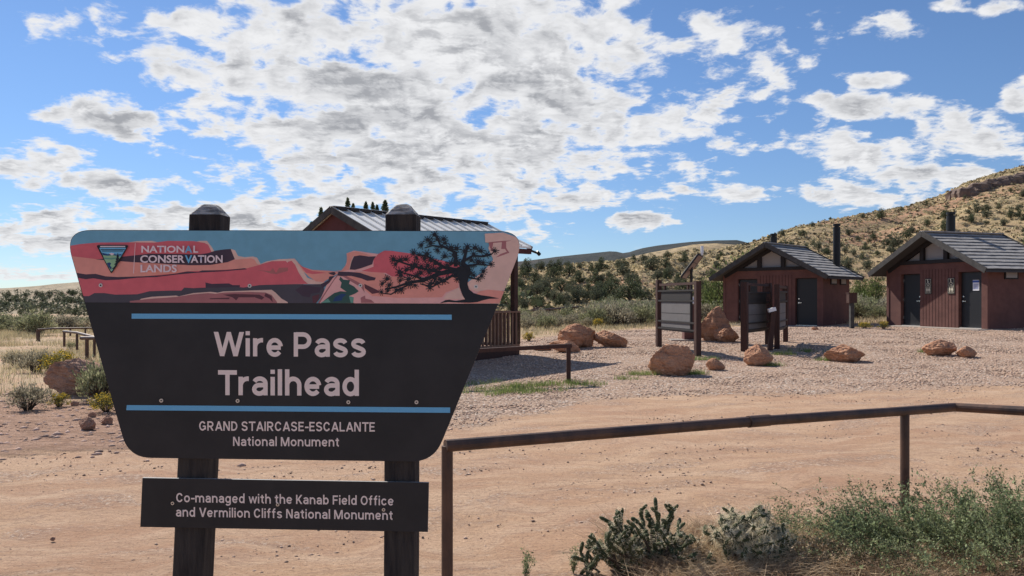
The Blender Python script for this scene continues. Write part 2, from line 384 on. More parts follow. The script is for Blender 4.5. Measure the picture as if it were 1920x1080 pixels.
# zone masks: gravel (R), grassy/brushy flat (G), crusty red rock soil (B)
def gravel_mask(x, y):
    bd = np.interp(x, [-6, -2.6, -.7, .4, 1.4, 3.2, 5.5, 9.7, 20], [9.0, 9.0, 10.0, 11.2, 12.6, 13.3, 13.4, 14.4, 15.0])
    bk = np.interp(x, [-8, -1, 1, 5, 9, 13, 17, 22], [24, 24, 26, 31, 33, 34, 31, 30])
    return smst(-.9, .9, y-bd)*smst(1.2, -1.2, y-bk)*smst(-4.6, -3.4, x)
def flat_mask(x, y):
    bk = np.interp(x, [-30, -7, -5.2, -4, -1, 1, 5, 9, 13, 17, 22], [11.5, 12.2, 13, 17, 24, 26, 31, 33, 34, 31, 30])
    return smst(-1.0, 1.2, y-bk)
def crust_mask(x, y):
    return smst(7.2, 9.6, y)*smst(14.5, 12.5, y)*smst(-2.2, -3.4, x)
rgb = np.stack([gravel_mask(GX, GY), flat_mask(GX, GY), crust_mask(GX, GY), np.ones_like(GX)], -1)
ny = len(gy); ii, jj = np.meshgrid(np.arange(len(gx)-1), np.arange(ny-1), indexing='ij'); a = (ii*ny+jj).ravel()
gm = bpy.data.materials.new('trailhead_ground'); gm.use_nodes = True; k = NT(gm.node_tree); b = k.n['Principled BSDF']; b.inputs['Roughness'].default_value = .95; b.inputs['Specular IOR Level'].default_value = .12
oc = k.node('ShaderNodeTexCoord').outputs['Object']
att = k.node('ShaderNodeVertexColor', layer_name='zones').outputs[0]
sp = k.node('ShaderNodeSeparateColor', inp={0: att}).outputs
edge = k.math('MULTIPLY', k.math('SUBTRACT', k.noise(k.mapping(oc, sc=(.5, 1.2, 1)), 1.3, 8, .8), .5), 2.6)
mk = [k.ramp(k.math('ADD', s_, edge), .30, .70) for s_ in (sp[0], sp[1], sp[2])]
wob = k.vmath('ADD', oc, k.vmath('MULTIPLY', k.vmath('SUBTRACT', k.noise(oc, .6, 3, .6, out=1), (.5, .5, .5)).outputs[0], (1.6, 1.6, 0)).outputs[0]).outputs[0]
stv = k.mapping(wob, rot=(0, 0, R(-24)), sc=(.55, 2.3, 1))
dirt = k.mix(k.ramp(k.noise(oc, .5, 6, .65), .38, .64), (.50, .32, .20), (.43, .255, .16))
trk = k.node('ShaderNodeTexWave', wave_type='BANDS', bands_direction='Y', wave_profile='SIN', inp={'Vector': k.mapping(wob, rot=(0, 0, R(-26))), 'Scale': .40, 'Distortion': 4.5, 'Detail': 3.0, 'Detail Scale': 1.2}).outputs['Fac']
dirt = k.mix(k.ramp(trk, .60, .95, 0, .35), dirt, (.60, .42, .285))
dirt = k.mix(k.ramp(k.noise(stv, 1.3, 9, .74), .47, .62, 0, .45), dirt, (.60, .43, .30))
dirt = k.mix(k.ramp(k.noise(stv, 2.8, 9, .78), .52, .62, 0, .50), dirt, (.34, .21, .145))
rough_ = k.math('MULTIPLY', k.ramp(k.noise(stv, .8, 5, .65), .47, .60), k.ramp(trk, .7, .35))
dirt = k.mix(k.math('MULTIPLY', rough_, k.ramp(k.noise(oc, 20, 8, .85), .46, .56)), dirt, (.27, .175, .125))
dirt = k.mix(k.math('MULTIPLY', rough_, k.ramp(k.noise(oc, 34, 6, .85), .53, .58)), dirt, (.62, .50, .40))
fine = k.mapping(oc, rot=(0, 0, R(-26)), sc=(3.0, 14.0, 1))
dirt = k.mix(k.ramp(k.noise(fine, 2.0, 7, .8), .52, .62, 0, .55), dirt, (.31, .19, .13))
dirt = k.mix(k.ramp(k.noise(fine, 4.3, 6, .8), .55, .62, 0, .45), dirt, (.66, .49, .36))
dirt = k.mix(k.ramp(k.noise(oc, 24, 8, .85), .53, .60, 0, .6), dirt, (.28, .17, .115))
dirt = k.mix(k.ramp(k.noise(oc, 60, 4, .8), .575, .62, 0, .8), dirt, (.17, .10, .07))
vor = k.node('ShaderNodeTexVoronoi', inp={'Vector': oc, 'Scale': 26.0, 'Randomness': 1.0})
vs = k.node('ShaderNodeSeparateColor', inp={0: vor.outputs['Color']}).outputs
grav = k.mix(vs[0], (.36, .24, .17), (.60, .43, .32))
grav = k.mix(k.ramp(vs[1], .8, .9, 0, 1), grav, (.66, .58, .50))
grav = k.mix(k.ramp(vs[2], .78, .9, 0, .9), grav, (.22, .155, .125))
grav = k.mix(k.ramp(vor.outputs['Distance'], .45, .75, 0, .75), grav, (.17, .115, .085))
grav = k.mix(k.ramp(k.noise(oc, .9, 7, .7), .46, .64, 0, .55), grav, (.46, .305, .21))
flat = k.mix(k.ramp(k.noise(oc, .8, 6, .65), .42, .6), (.49, .32, .21), (.44, .33, .21))
flat = k.mix(k.ramp(k.noise(oc, 14, 5, .7), .5, .66, 0, .5), flat, (.22, .19, .11))
crust = k.mix(k.ramp(k.noise(oc, 2.6, 8, .7), .42, .6), (.50, .31, .215), (.38, .225, .15))
crust = k.mix(k.ramp(k.noise(fine, 1.2, 8, .8), .5, .60, 0, .75), crust, (.19, .115, .085))
crust = k.mix(k.ramp(k.noise(oc, 16, 7, .8), .54, .62, 0, .6), crust, (.60, .43, .33))
c = k.mix(mk[2], dirt, crust); c = k.mix(mk[1], c, flat); c = k.mix(mk[0], c, grav)
k.l.new(c, b.inputs['Base Color'])
hb = k.math('ADD', k.math('MULTIPLY', k.noise(oc, 22, 9, .8), .9), k.math('ADD', k.math('MULTIPLY', k.noise(stv, 3, 9, .75), 1.1), k.math('MULTIPLY', k.noise(fine, 2.0, 7, .8), .5)))
hb = k.math('ADD', hb, k.math('MULTIPLY', k.math('MULTIPLY', k.math('SUBTRACT', 1.0, vor.outputs['Distance']), mk[0]), .9))
hb = k.math('ADD', hb, k.math('MULTIPLY', k.math('MULTIPLY', k.noise(k.mapping(oc, rot=(0, 0, R(-30)), sc=(.8, 2.2, 1)), 4, 9, .75), mk[2]), 6.0))
k.l.new(k.node('ShaderNodeBump', inp={'Strength': .75, 'Distance': .03, 'Height': hb}).outputs[0], b.inputs['Normal'])
go = npmesh('ground', np.stack([GX, GY, GZ], -1).reshape(-1, 3), np.stack([a, a+ny, a+ny+1, a+1], 1), gm, smooth=True)
ca = go.data.color_attributes.new('zones', 'FLOAT_COLOR', 'POINT'); ca.data.foreach_set('color', rgb.reshape(-1).astype(np.float32))
tag(go, 'pinkish dirt lot with a pale gravel pad and brushy flats', kind='structure')

# ------------------------------------------------------------------ sign lettering (stroke alphabet with flat terminals)
SW = 1.30
def arc(cx, cy, rx, ry, a0, a1, k=None):
    k = k or max(4, int(abs(a1-a0)/15)); return [(cx+rx*math.cos(R(a0+(a1-a0)*i/k)), cy+ry*math.sin(R(a0+(a1-a0)*i/k))) for i in range(k+1)]
def S_(*p): return ('s', list(p))
def Dg(x0, y0, x1, y1, a=.70): return ('d', (x0, y0, x1, y1, a))
h_ = .6
GL = {
 'W': (9.2, [Dg(.68, 7.1, 2.6, 0), Dg(2.6, 0, 4.6, 7.1, .62), Dg(4.6, 7.1, 6.6, 0, .62), Dg(6.6, 0, 8.52, 7.1)]),
 'w': (7.4, [Dg(.6, 5.3, 2.1, 0, .62), Dg(2.1, 0, 3.7, 5.3, .55), Dg(3.7, 5.3, 5.3, 0, .55), Dg(5.3, 0, 6.8, 5.3, .62)]),
 'i': (1.25, [S_((.62, 0), (.62, 5.3)), S_((.62, 6.15), (.62, 7.35))]), 'l': (1.25, [S_((.62, 0), (.62, 7.5))]), 'I': (1.3, [S_((.65, 0), (.65, 7.1))]),
 'r': (3.1, [S_((.62, 0), (.62, 5.3)), ('s', arc(2.75, 2.9, 2.1, 1.85, 172, 82))]),
 'e': (4.9, [('s', arc(2.5, 2.65, 1.87, 2.12, -38, -352)), S_((.9, 2.6), (4.35, 2.6))]),
 'c': (4.7, [('s', arc(2.5, 2.65, 1.87, 2.12, -30, -322))]),
 'o': (5.1, [('c', arc(2.55, 2.65, 1.93, 2.12, 0, 345, 23))]),
 'a': (4.6, [('s', arc(2.3, 3.45, 1.68, 1.33, 160, 0)+[(3.98, 0)]), ('s', [(3.9, 2.95)]+arc(2.15, 1.72, 1.5, 1.22, 90, 270)+[(2.8, .6), (3.9, 1.4)])]),
 's': (4.5, [('s', arc(2.25, 3.82, 1.55, .98, 12, 245)+arc(2.25, 1.5, 1.6, 1.0, 65, -168))]),
 'S': (5.3, [('s', arc(2.65, 5.12, 1.95, 1.45, 8, 245)+arc(2.65, 2.0, 1.98, 1.48, 65, -172))]),
 'n': (4.85, [S_((.62, 0), (.62, 5.3)), ('s', arc(2.42, 3.0, 1.8, 1.78, 168, 0)+[(4.22, 0)])]),
 'h': (4.85, [S_((.62, 0), (.62, 7.5)), ('s', arc(2.42, 3.0, 1.8, 1.78, 168, 0)+[(4.22, 0)])]),
 'm': (7.7, [S_((.62, 0), (.62, 5.3)), ('s', arc(2.24, 3.1, 1.62, 1.68, 168, 0)+[(3.86, 0)]), ('s', arc(5.48, 3.1, 1.6, 1.68, 168, 0)+[(7.08, 0)])]),
 'u': (4.85, [('s', [(.62, 5.3)]+arc(2.42, 2.2, 1.8, 1.72, 180, 348)), S_((4.22, 0), (4.22, 5.3))]),
 'd': (4.85, [('c', arc(2.35, 2.65, 1.75, 2.12, 0, 345, 23)), S_((4.22, 0), (4.22, 7.5))]),
 'b': (4.85, [('c', arc(2.5, 2.65, 1.75, 2.12, 0, 345, 23)), S_((.62, 0), (.62, 7.5))]),
 'g': (4.85, [('c', arc(2.35, 2.65, 1.75, 2.12, 0, 345, 23)), ('s', [(4.22, 5.3)]+arc(2.35, -.1, 1.87, 1.5, 0, -150))]),
 't': (3.1, [('s', [(1.5, 6.6)]+arc(2.75, 1.6, 1.25, 1.08, 180, 275)), S_((0, 4.8), (3.0, 4.8))]),
 'f': (3.2, [('s', [(1.45, 0)]+arc(2.75, 5.8, 1.3, 1.2, 180, 82)), S_((0, 4.8), (2.95, 4.8))]),
 'V': (6.2, [Dg(.7, 7.1, 3.1, 0, .74), Dg(3.1, 0, 5.5, 7.1, .74)]),
 'A': (6.4, [Dg(.7, 0, 3.2, 7.1, .74), Dg(3.2, 7.1, 5.7, 0, .74), S_((1.5, 2.05), (4.9, 2.05))]),
 'N': (5.7, [S_((.65, 0), (.65, 7.1)), S_((5.05, 0), (5.05, 7.1)), Dg(.85, 7.1, 4.85, 0, .76)]),
 'M': (7.4, [S_((.65, 0), (.65, 7.1)), S_((6.75, 0), (6.75, 7.1)), Dg(.9, 7.1, 3.7, .0, .74), Dg(3.7, .0, 6.5, 7.1, .74)]),
 'K': (5.6, [S_((.65, 0), (.65, 7.1)), Dg(4.65, 7.1, 1.1, 2.6, .85), Dg(2.0, 3.9, 4.75, 0, .82)]),
 'P': (5.4, [S_((.65, 0), (.65, 7.1)), ('s', [(.7, 6.5)]+arc(2.8, 4.7, 1.95, 1.8, 90, -90)+[(.7, 2.9)])]),
 'R': (5.6, [S_((.65, 0), (.65, 7.1)), ('s', [(.7, 6.5)]+arc(2.8, 4.85, 1.9, 1.65, 90, -90)+[(.7, 3.2)]), Dg(2.7, 3.2, 4.75, 0, .76)]),
 'D': (5.4, [S_((.65, 0), (.65, 7.1)), ('s', [(.7, 6.5)]+arc(2.2, 3.55, 2.55, 2.95, 90, -90)+[(.7, .6)])]),
 'E': (4.7, [S_((.65, 0), (.65, 7.1)), S_((.7, 6.5), (4.6, 6.5)), S_((.7, 3.65), (4.2, 3.65)), S_((.7, .6), (4.65, .6))]),
 'F': (4.5, [S_((.65, 0), (.65, 7.1)), S_((.7, 6.5), (4.5, 6.5)), S_((.7, 3.5), (4.1, 3.5))]),
 'L': (4.5, [S_((.65, 0), (.65, 7.1)), S_((.7, .6), (4.5, .6))]), 'T': (5.6, [S_((2.8, 0), (2.8, 6.6)), S_((0, 6.5), (5.6, 6.5))]),
 'G': (5.9, [('s', arc(2.9, 3.55, 2.28, 3.0, 35, 320)+[(5.2, 1.5), (5.2, 3.6)]), S_((3.1, 3.3), (5.2, 3.3))]),
 'C': (5.7, [('s', arc(2.9, 3.55, 2.28, 3.0, 28, 332))]), 'O': (6.0, [('c', arc(3.0, 3.55, 2.38, 3.0, 0, 345, 23))]),
 '-': (3.0, [S_((0, 2.9), (3.0, 2.9))]), ' ': (1.4, []), '.': (1.2, [S_((.6, 0), (.6, 1.2))]),
}
DIAG = set('WwVAKT-')
def ribbon(pts, w, closed=False):
    n_ = len(pts); L = []; Rr = []
    for i in range(n_):
        a = pts[(i-1) % n_] if (i or closed) else pts[i]; c_ = pts[(i+1) % n_] if (i < n_-1 or closed) else pts[i]; p = pts[i]
        d1 = Vector((p[0]-a[0], p[1]-a[1])); d2 = Vector((c_[0]-p[0], c_[1]-p[1]))
        d1 = d1.normalized() if d1.length > 1e-6 else d2.normalized(); d2 = d2.normalized() if d2.length > 1e-6 else d1
        t = (d1+d2).normalized(); nn = Vector((-t.y, t.x)); kk = w/2/max(.5, nn.dot(Vector((-d1.y, d1.x))))
        L.append((p[0]+nn.x*kk, p[1]+nn.y*kk)); Rr.append((p[0]-nn.x*kk, p[1]-nn.y*kk))
    return L, Rr
def glyph_text(mb, txt, x0, x1, base_y, cap_px, conv, y, tilt=0.0, w=SW, mi=0, spc=.95):
    """lay txt between photo columns x0..x1, capitals cap_px tall, on the sign plane"""
    pen = 0; place = []
    for i, ch in enumerate(txt):
        adv, st = GL[ch]
        place.append((pen, st)); pen += adv+spc*(.55 if ch in DIAG else 1)
    pen -= spc
    sx = (x1-x0)/pen; sy = cap_px/7.1; xm = (x0+x1)/2; tt = math.tan(R(tilt))
    def T(p, ox):
        X_ = x0+(p[0]+ox)*sx; Y_ = base_y-p[1]*sy+(X_-xm)*tt; return conv(X_, Y_)
    for ox, st in place:
        for q, (kd, d) in enumerate(st):
            yy = y-.00012*q
            if kd == 'd':
                xa, ya, xb, yb, aa = d; aa *= w/SW; L = [(xa-aa, ya), (xb-aa, yb)]; Rr = [(xa+aa, ya), (xb+aa, yb)]; cl_ = False
            else: L, Rr = ribbon(d, w, kd == 'c'); cl_ = kd == 'c'
            m_ = len(L); vs = []
            for p in L+Rr: X_, Z_ = T(p, ox); vs.append((X_, yy, Z_))
            fs = [(i, (i+1) % m_, m_+(i+1) % m_, m_+i) for i in range(m_ if cl_ else m_-1)]
            mb.add(vs, fs, mi)
def font_text(txt, px0, px1, ytop, ybot, conv, y, offset, parent, name, m, tilt=0.0):
    cu = bpy.data.curves.new('lettering', 'FONT'); cu.body = txt; cu.size = 1; cu.offset = offset; cu.resolution_u = 3
    to = bpy.data.objects.new('lettering', cu); COL.objects.link(to); bpy.context.view_layer.update()
    me = bpy.data.meshes.new_from_object(to.evaluated_get(bpy.context.evaluated_depsgraph_get())); bpy.data.objects.remove(to)
    co = np.array([v.co[:] for v in me.vertices]); lo_ = co.min(0); hi = co.max(0); xm = (px0+px1)/2
    for v in me.vertices:
        X_ = px0+(v.co.x-lo_[0])/(hi[0]-lo_[0])*(px1-px0); Y_ = ybot-(v.co.y-lo_[1])/(hi[1]-lo_[1])*(ybot-ytop)+(X_-xm)*math.tan(R(tilt))
        a_, c_ = conv(X_, Y_); v.co = (a_, y, c_)
    me.materials.clear(); me.materials.append(M[m] if isinstance(m, str) else m); me.name = name
    o = bpy.data.objects.new(name, me); COL.objects.link(o); o.parent = parent; return o

# ------------------------------------------------------------------ the trailhead sign
SD = 2.5                       # distance of the sign face
SX, SY0 = (560-960)/F*SD, SD   # sign base
def sg(px, py): return ((px-960)/F*SD-SX, EYE+(HZ-py)/F*SD)
sign = thing('trailhead_sign', 'large black trailhead sign with painted desert header on two dark wooden posts', 'sign', (SX, SD, 0))
def rounded(pts, rads, seg=8):
    out = []; n_ = len(pts)
    for i, (p, r) in enumerate(zip(pts, rads)):
        if r == 0: out.append(p); continue
        p = Vector(p); a = Vector(pts[i-1])-p; b_ = Vector(pts[(i+1) % n_])-p; la, lb = a.length, b_.length; a.normalize(); b_.normalize()
        p0 = p+a*r; p2 = p+b_*r
        for k_ in range(seg+1):
            t = k_/seg; q = p0*(1-t)**2+p*2*t*(1-t)+p2*t*t; out.append((q.x, q.y))
    return out
OUT = rounded([(120, 431), (990, 433), (813, 866), (241, 858)], [52, 58, 42, 42], 10)
mb = MB(); mb.prism([sg(*p) for p in OUT], 0, .010, 0, 1); mb.build('sign_panel', ['panel', 'paneledge'], sign)
# header painting, built as thin flat colour layers
PAL = {}
def pm(nm, c_):
    if nm not in PAL: PAL[nm] = len(PAL); M['paint_'+nm] = mat('paint_'+nm, tuple(min(.9, x*(1.5 if sum(c_) > .35 else 1)) for x in c_), .55, var=.10, vscale=20)
    return PAL[nm]
for nm, c_ in dict(sky=(.125, .30, .40), red=(.50, .105, .125), salmon=(.58, .245, .20), tan=(.56, .38, .32), pink=(.62, .33, .31), plum=(.075, .050, .075), brown=(.30, .12, .125),
                   slate=(.085, .080, .100), green=(.045, .115, .10), deepblue=(.025, .07, .20), tree=(.018, .022, .030), rust=(.33, .115, .11), dkbrown=(.13, .050, .065), logoblue=(.12, .35, .52), logogreen=(.22, .38, .22), white=(.6, .5, .52), hillg=(.10, .25, .20)).items(): pm(nm, c_)
c1 = lambda x, y: (120+x*.22917, 420+y*.22917)
c2 = lambda x, y: (540+x*.22917, 420+y*.22917)
c3 = lambda x, y: (700+x*.14583, 430+y*.14583)
c4 = lambda x, y: (160+x*.14583, 450+y*.14583)
art = MB(); layer = [0]
def clip_art(poly):
    # clip to the header field (Sutherland-Hodgman against its convex outline)
    res = poly
    n_ = len(HEAD)
    for i in range(n_):
        ax, ay = HEAD[i]; bx, by = HEAD[(i+1) % n_]; out = []
        side = lambda p: (bx-ax)*(p[1]-ay)-(by-ay)*(p[0]-ax)
        for j in range(len(res)):
            p, q = res[j-1], res[j]; sp_, sq = side(p), side(q)
            if (sp_ >= 0) != (sq >= 0):
                t = sp_/(sp_-sq); out.append((p[0]+(q[0]-p[0])*t, p[1]+(q[1]-p[1])*t))
            if sq >= 0: out.append(q)
        res = out
        if not res: return res
    return res
HEAD = rounded([(121, 432), (989, 434), (936, 569.5), (160, 567)], [51, 57, 0, 0], 10)
def lay(col, pts, f=None, clip=True, up=1):
    pts = [f(*p) for p in pts] if f else pts
    if clip: pts = clip_art(pts)
    if len(pts) < 3: return
    layer[0] += up
    P_ = [sg(*p) for p in pts]; k_ = len(P_)
    ar = sum(P_[i][0]*P_[(i+1) % k_][1]-P_[(i+1) % k_][0]*P_[i][1] for i in range(k_))
    idx_ = list(range(k_)) if ar > 0 else list(range(k_-1, -1, -1))
    art.add([(x, -.0004-layer[0]*.00006, z) for x, z in P_], [tuple(idx_)], PAL[col])
lay('sky', HEAD)
lay('tan', [(530, 150), (600, 140), (720, 138), (770, 150), (1060, 150), (1110, 138), (1170, 138), (1210, 190), (1235, 232), (1180, 250), (900, 250)], c1)
lay('red', [(40, 180), (130, 165), (270, 152), (540, 150), (740, 152), (850, 138), (1060, 140), (1150, 155), (1180, 170), (1210, 232), (1100, 260), (700, 270), (470, 290), (300, 290), (60, 300)], c1)
lay('salmon', [(50, 262), (270, 288), (480, 300), (1100, 330), (1400, 270), (1540, 275), (1570, 300), (1605, 335), (1500, 370), (1200, 420), (500, 440), (90, 410)], c1)
lay('plum', [(260, 290), (470, 268), (640, 250), (700, 243), (1120, 248), (1180, 238), (1240, 218), (1310, 208), (1365, 204), (1390, 230), (1405, 285), (1340, 312), (1200, 335), (1040, 338), (760, 322), (560, 312)], c1)
lay('tan', [(1365, 204), (1400, 215), (1425, 262), (1480, 272), (1545, 266), (1580, 275), (1605, 320), (1610, 335), (1580, 325), (1560, 290), (1530, 280), (1400, 292)], c1)
lay('red', [(100, 430), (400, 450), (900, 405), (1000, 388), (1200, 380), (1500, 362), (1600, 335), (1700, 300), (1820, 288), (1900, 300), (1960, 420), (1960, 520), (120, 600)], c1)
lay('tan', [(1590, 335), (1660, 305), (1760, 288), (1870, 285), (1900, 300), (1920, 345), (1890, 330), (1870, 302), (1840, 300), (1828, 318), (1815, 302), (1700, 305)], c1)
lay('rust', [(1580, 378), (1690, 384), (1710, 360), (1735, 400), (1760, 358), (1850, 356), (1890, 350), (1915, 385), (1880, 410), (1850, 380), (1790, 395), (1740, 410), (1690, 405), (1640, 388)], c1)
lay('plum', [(92, 398), (180, 412), (260, 408), (340, 428), (440, 434), (640, 428), (800, 420), (920, 405), (1010, 388), (1100, 392), (1130, 380), (1320, 378), (1480, 362), (1500, 370), (1300, 388), (1100, 398), (920, 414), (760, 434), (600, 440), (460, 455), (340, 460), (240, 444), (180, 452), (110, 440)], c1)
lay('slate', [(140, 590), (205, 590), (250, 565), (330, 565), (420, 578), (600, 575), (700, 550), (860, 545), (960, 545), (985, 520), (1055, 525), (1160, 520), (1160, 480), (1200, 490), (1340, 490), (1360, 508), (1470, 520), (1600, 500), (1960, 490), (1960, 660), (140, 660)], c1)
lay('plum', [(1158, 478), (1210, 490), (1350, 486), (1380, 500), (1440, 500), (1440, 515), (1340, 518), (1160, 522)], c1)
lay('tan', [(630, 612), (720, 595), (920, 585), (940, 592), (1060, 565), (1200, 555), (1260, 562), (1300, 552), (1500, 545), (1700, 538), (1730, 560), (1780, 610), (1850, 650), (600, 650)], c1)
lay('brown', [(540, 630), (700, 612), (920, 596), (1060, 575), (1180, 565), (1240, 570), (1310, 560), (1520, 555), (1650, 560), (1700, 580), (1745, 640), (1745, 652), (540, 652)], c1)
lay('dkbrown', [(1300, 578), (1400, 572), (1600, 578), (1640, 600), (1620, 620), (1560, 600), (1430, 600), (1410, 625), (1380, 600)], c1); lay('dkbrown', [(1190, 608), (1360, 602), (1350, 615), (1200, 616)], c1)
lay('dkbrown', [(1650, 565), (1700, 590), (1710, 640), (1680, 610), (1640, 590)], c1)
# right half
lay('tan', [(0, 285), (55, 283), (80, 310), (110, 360), (160, 440), (230, 465), (300, 470), (300, 492), (180, 492), (0, 492)], c2)
lay('red', [(0, 310), (30, 300), (60, 335), (90, 400), (130, 460), (165, 490), (0, 492)], c2)
lay('salmon', [(75, 310), (120, 350), (200, 375), (330, 382), (400, 390), (420, 400), (330, 450), (290, 475), (230, 470), (170, 430), (120, 380)], c2)
lay('red', [(95, 335), (140, 360), (200, 385), (280, 395), (320, 400), (200, 410), (150, 400)], c2)
lay('slate', [(0, 495), (180, 495), (290, 492), (300, 560), (230, 650), (0, 650)], c2)
lay('plum', [(120, 500), (270, 520), (260, 560), (190, 570), (180, 600), (120, 590), (60, 540)], c2)
lay('pink', [(435, 385), (470, 340), (485, 300), (480, 240), (540, 218), (600, 225), (680, 238), (740, 245), (780, 222), (830, 218), (1000, 240), (1100, 270), (1400, 400), (1500, 500), (1750, 540), (1800, 650), (250, 652), (300, 540), (330, 470), (400, 420)], c2)
lay('salmon', [(380, 385), (440, 380), (480, 330), (485, 240), (560, 222), (620, 240), (700, 262), (560, 262), (540, 280), (520, 340), (500, 375), (440, 390)], c2)
lay('tan', [(500, 372), (515, 310), (535, 262), (545, 262), (530, 310), (515, 372)], c2)
lay('red', [(600, 385), (700, 350), (700, 290), (740, 245), (790, 218), (850, 220), (1000, 242), (1090, 262), (1400, 330), (1430, 420), (1300, 440), (1000, 430), (850, 430), (800, 400), (700, 395)], c2)
lay('plum', [(505, 372), (520, 310), (540, 265), (590, 256), (660, 266), (720, 265), (700, 295), (690, 330), (600, 362), (550, 375)], c2)
lay('salmon', [(560, 390), (780, 400), (830, 430), (1200, 440), (1390, 430), (1395, 520), (1290, 560), (1260, 600), (1100, 640), (800, 652), (700, 600), (560, 480), (430, 420)], c2)
lay('pink', [(700, 590), (900, 605), (1250, 600), (1440, 610), (1440, 652), (560, 652)], c2)
lay('brown', [(250, 640), (330, 520), (400, 420), (470, 420), (620, 500), (640, 652), (250, 652)], c2)
lay('pink', [(290, 600), (380, 460), (410, 425), (450, 430), (600, 520), (640, 580), (600, 600), (640, 652), (260, 652)], c2)
lay('plum', [(330, 400), (380, 392), (392, 405), (378, 420), (350, 412)], c2); lay('plum', [(270, 492), (330, 462), (340, 430), (380, 425), (340, 480), (280, 530)], c2)
lay('plum', [(405, 420), (415, 390), (500, 392), (590, 400), (680, 430), (720, 440), (710, 460), (650, 465), (600, 445), (520, 425), (440, 425)], c2)
lay('dkbrown', [(200, 590), (258, 575), (250, 620), (230, 645), (205, 645)], c2); lay('dkbrown', [(625, 490), (690, 520), (740, 545), (760, 560), (690, 572), (630, 525)], c2)
lay('brown', [(595, 602), (680, 620), (710, 645), (600, 645)], c2)
lay('green', [(270, 648), (330, 600), (380, 565), (430, 550), (480, 555), (430, 520), (440, 480), (420, 455), (430, 430), (455, 455), (510, 460), (500, 490), (540, 510), (580, 550), (550, 570), (500, 590), (540, 648)], c2)
lay('deepblue', [(385, 600), (440, 570), (480, 575), (450, 600), (440, 625), (370, 635)], c2)
lay('hillg', [(270, 645), (330, 610), (350, 640)], c2); lay('hillg', [(500, 590), (540, 600), (535, 645), (515, 645)], c2)
# cream cliff at the right edge
lay('tan', [(1610, 80), (1700, 74), (1760, 70), (1900, 120), (1900, 300), (1800, 545), (1700, 548), (1620, 540), (1550, 552), (1490, 535), (1470, 500), (1480, 470), (1540, 430), (1600, 390), (1680, 290), (1640, 200), (1650, 155), (1615, 150)], c2)
lay('brown', [(1640, 150), (1760, 138), (1830, 135), (1785, 145), (1785, 195), (1800, 220), (1812, 235), (1760, 255), (1700, 275), (1740, 245), (1790, 228), (1775, 205), (1745, 205), (1750, 150), (1680, 155), (1672, 200), (1700, 215), (1670, 225), (1650, 190)], c2)
lay('tan', [(1270, 612), (1300, 570), (1400, 520), (1430, 590), (1450, 615)], c2)
lay('salmon', [(1570, 550), (1640, 537), (1760, 548), (1800, 560), (1790, 650), (1440, 650), (1500, 600)], c2)
# the old tree
lay('tree', [(1100, 640), (1110, 740), (1150, 850), (1180, 900), (1060, 920), (980, 905), (930, 910), (855, 950), (960, 935), (1100, 942), (1250, 944), (1340, 935), (1400, 915), (1480, 895), (1620, 888), (1500, 862), (1380, 845), (1290, 820), (1230, 770), (1210, 700), (1225, 630), (1260, 560), (1240, 480), (1180, 430), (1170, 380), (1130, 400), (1130, 470), (1060, 500), (1030, 560), (1080, 600)], c3)
def limb(pts, w0, w1):
    L, Rr = [], []
    n_ = len(pts)
    for i, p in enumerate(pts):
        a_ = pts[max(i-1, 0)]; b_ = pts[min(i+1, n_-1)]; d = Vector((b_[0]-a_[0], b_[1]-a_[1])).normalized(); w_ = (w0+(w1-w0)*i/(n_-1))/2
        L.append((p[0]-d.y*w_, p[1]+d.x*w_)); Rr.append((p[0]+d.y*w_, p[1]-d.x*w_))
    lay('tree', L+Rr[::-1], c3, up=.4)
for pts, a_, b_ in [([(1120, 540), (980, 540), (820, 580), (640, 660), (480, 680), (300, 740), (150, 770)], 70, 16), ([(500, 690), (360, 760), (230, 835), (110, 820)], 24, 12), ([(900, 560), (700, 520), (500, 470), (350, 420), (250, 400)], 40, 12),
                    ([(1060, 520), (900, 480), (700, 350), (560, 320)], 44, 14), ([(1060, 480), (1060, 300), (940, 240), (860, 200), (800, 60)], 50, 14), ([(900, 230), (760, 210), (660, 240)], 24, 12), ([(1160, 420), (1190, 300), (1220, 200)], 50, 18),
                    ([(1180, 400), (1280, 340), (1420, 350), (1520, 320), (1560, 280)], 34, 12), ([(1200, 470), (1350, 450), (1500, 465)], 30, 12), ([(1230, 620), (1330, 640), (1390, 600), (1400, 540)], 24, 12), ([(1100, 600), (1010, 600), (900, 660), (760, 740), (600, 700)], 40, 14),
                    ([(820, 580), (780, 680), (730, 740)], 24, 10), ([(640, 650), (530, 600), (380, 560), (300, 550)], 26, 10), ([(860, 190), (830, 130), (740, 120)], 18, 8)]: limb(pts, a_, b_)
rr = random.Random(3)
def tuft(x, y, r, ang=None):
    L = rr.randint(7, 9); a0 = rr.uniform(0, 360) if ang is None else ang; span = 250; pts = []
    for i in range(L):
        a_ = a0-span/2+span*i/(L-1); r_ = r*rr.uniform(.8, 1.15)
        for da, q in ((-9, .42), (-5, .98), (5, .98), (9, .42)): pts.append((x+r_*q*math.cos(R(a_+da)), y-r_*q*math.sin(R(a_+da))))
    pts.append((x+r*.38*math.cos(R(a0+180)), y-r*.38*math.sin(R(a0+180))))
    lay('tree', pts, c3, up=.25)
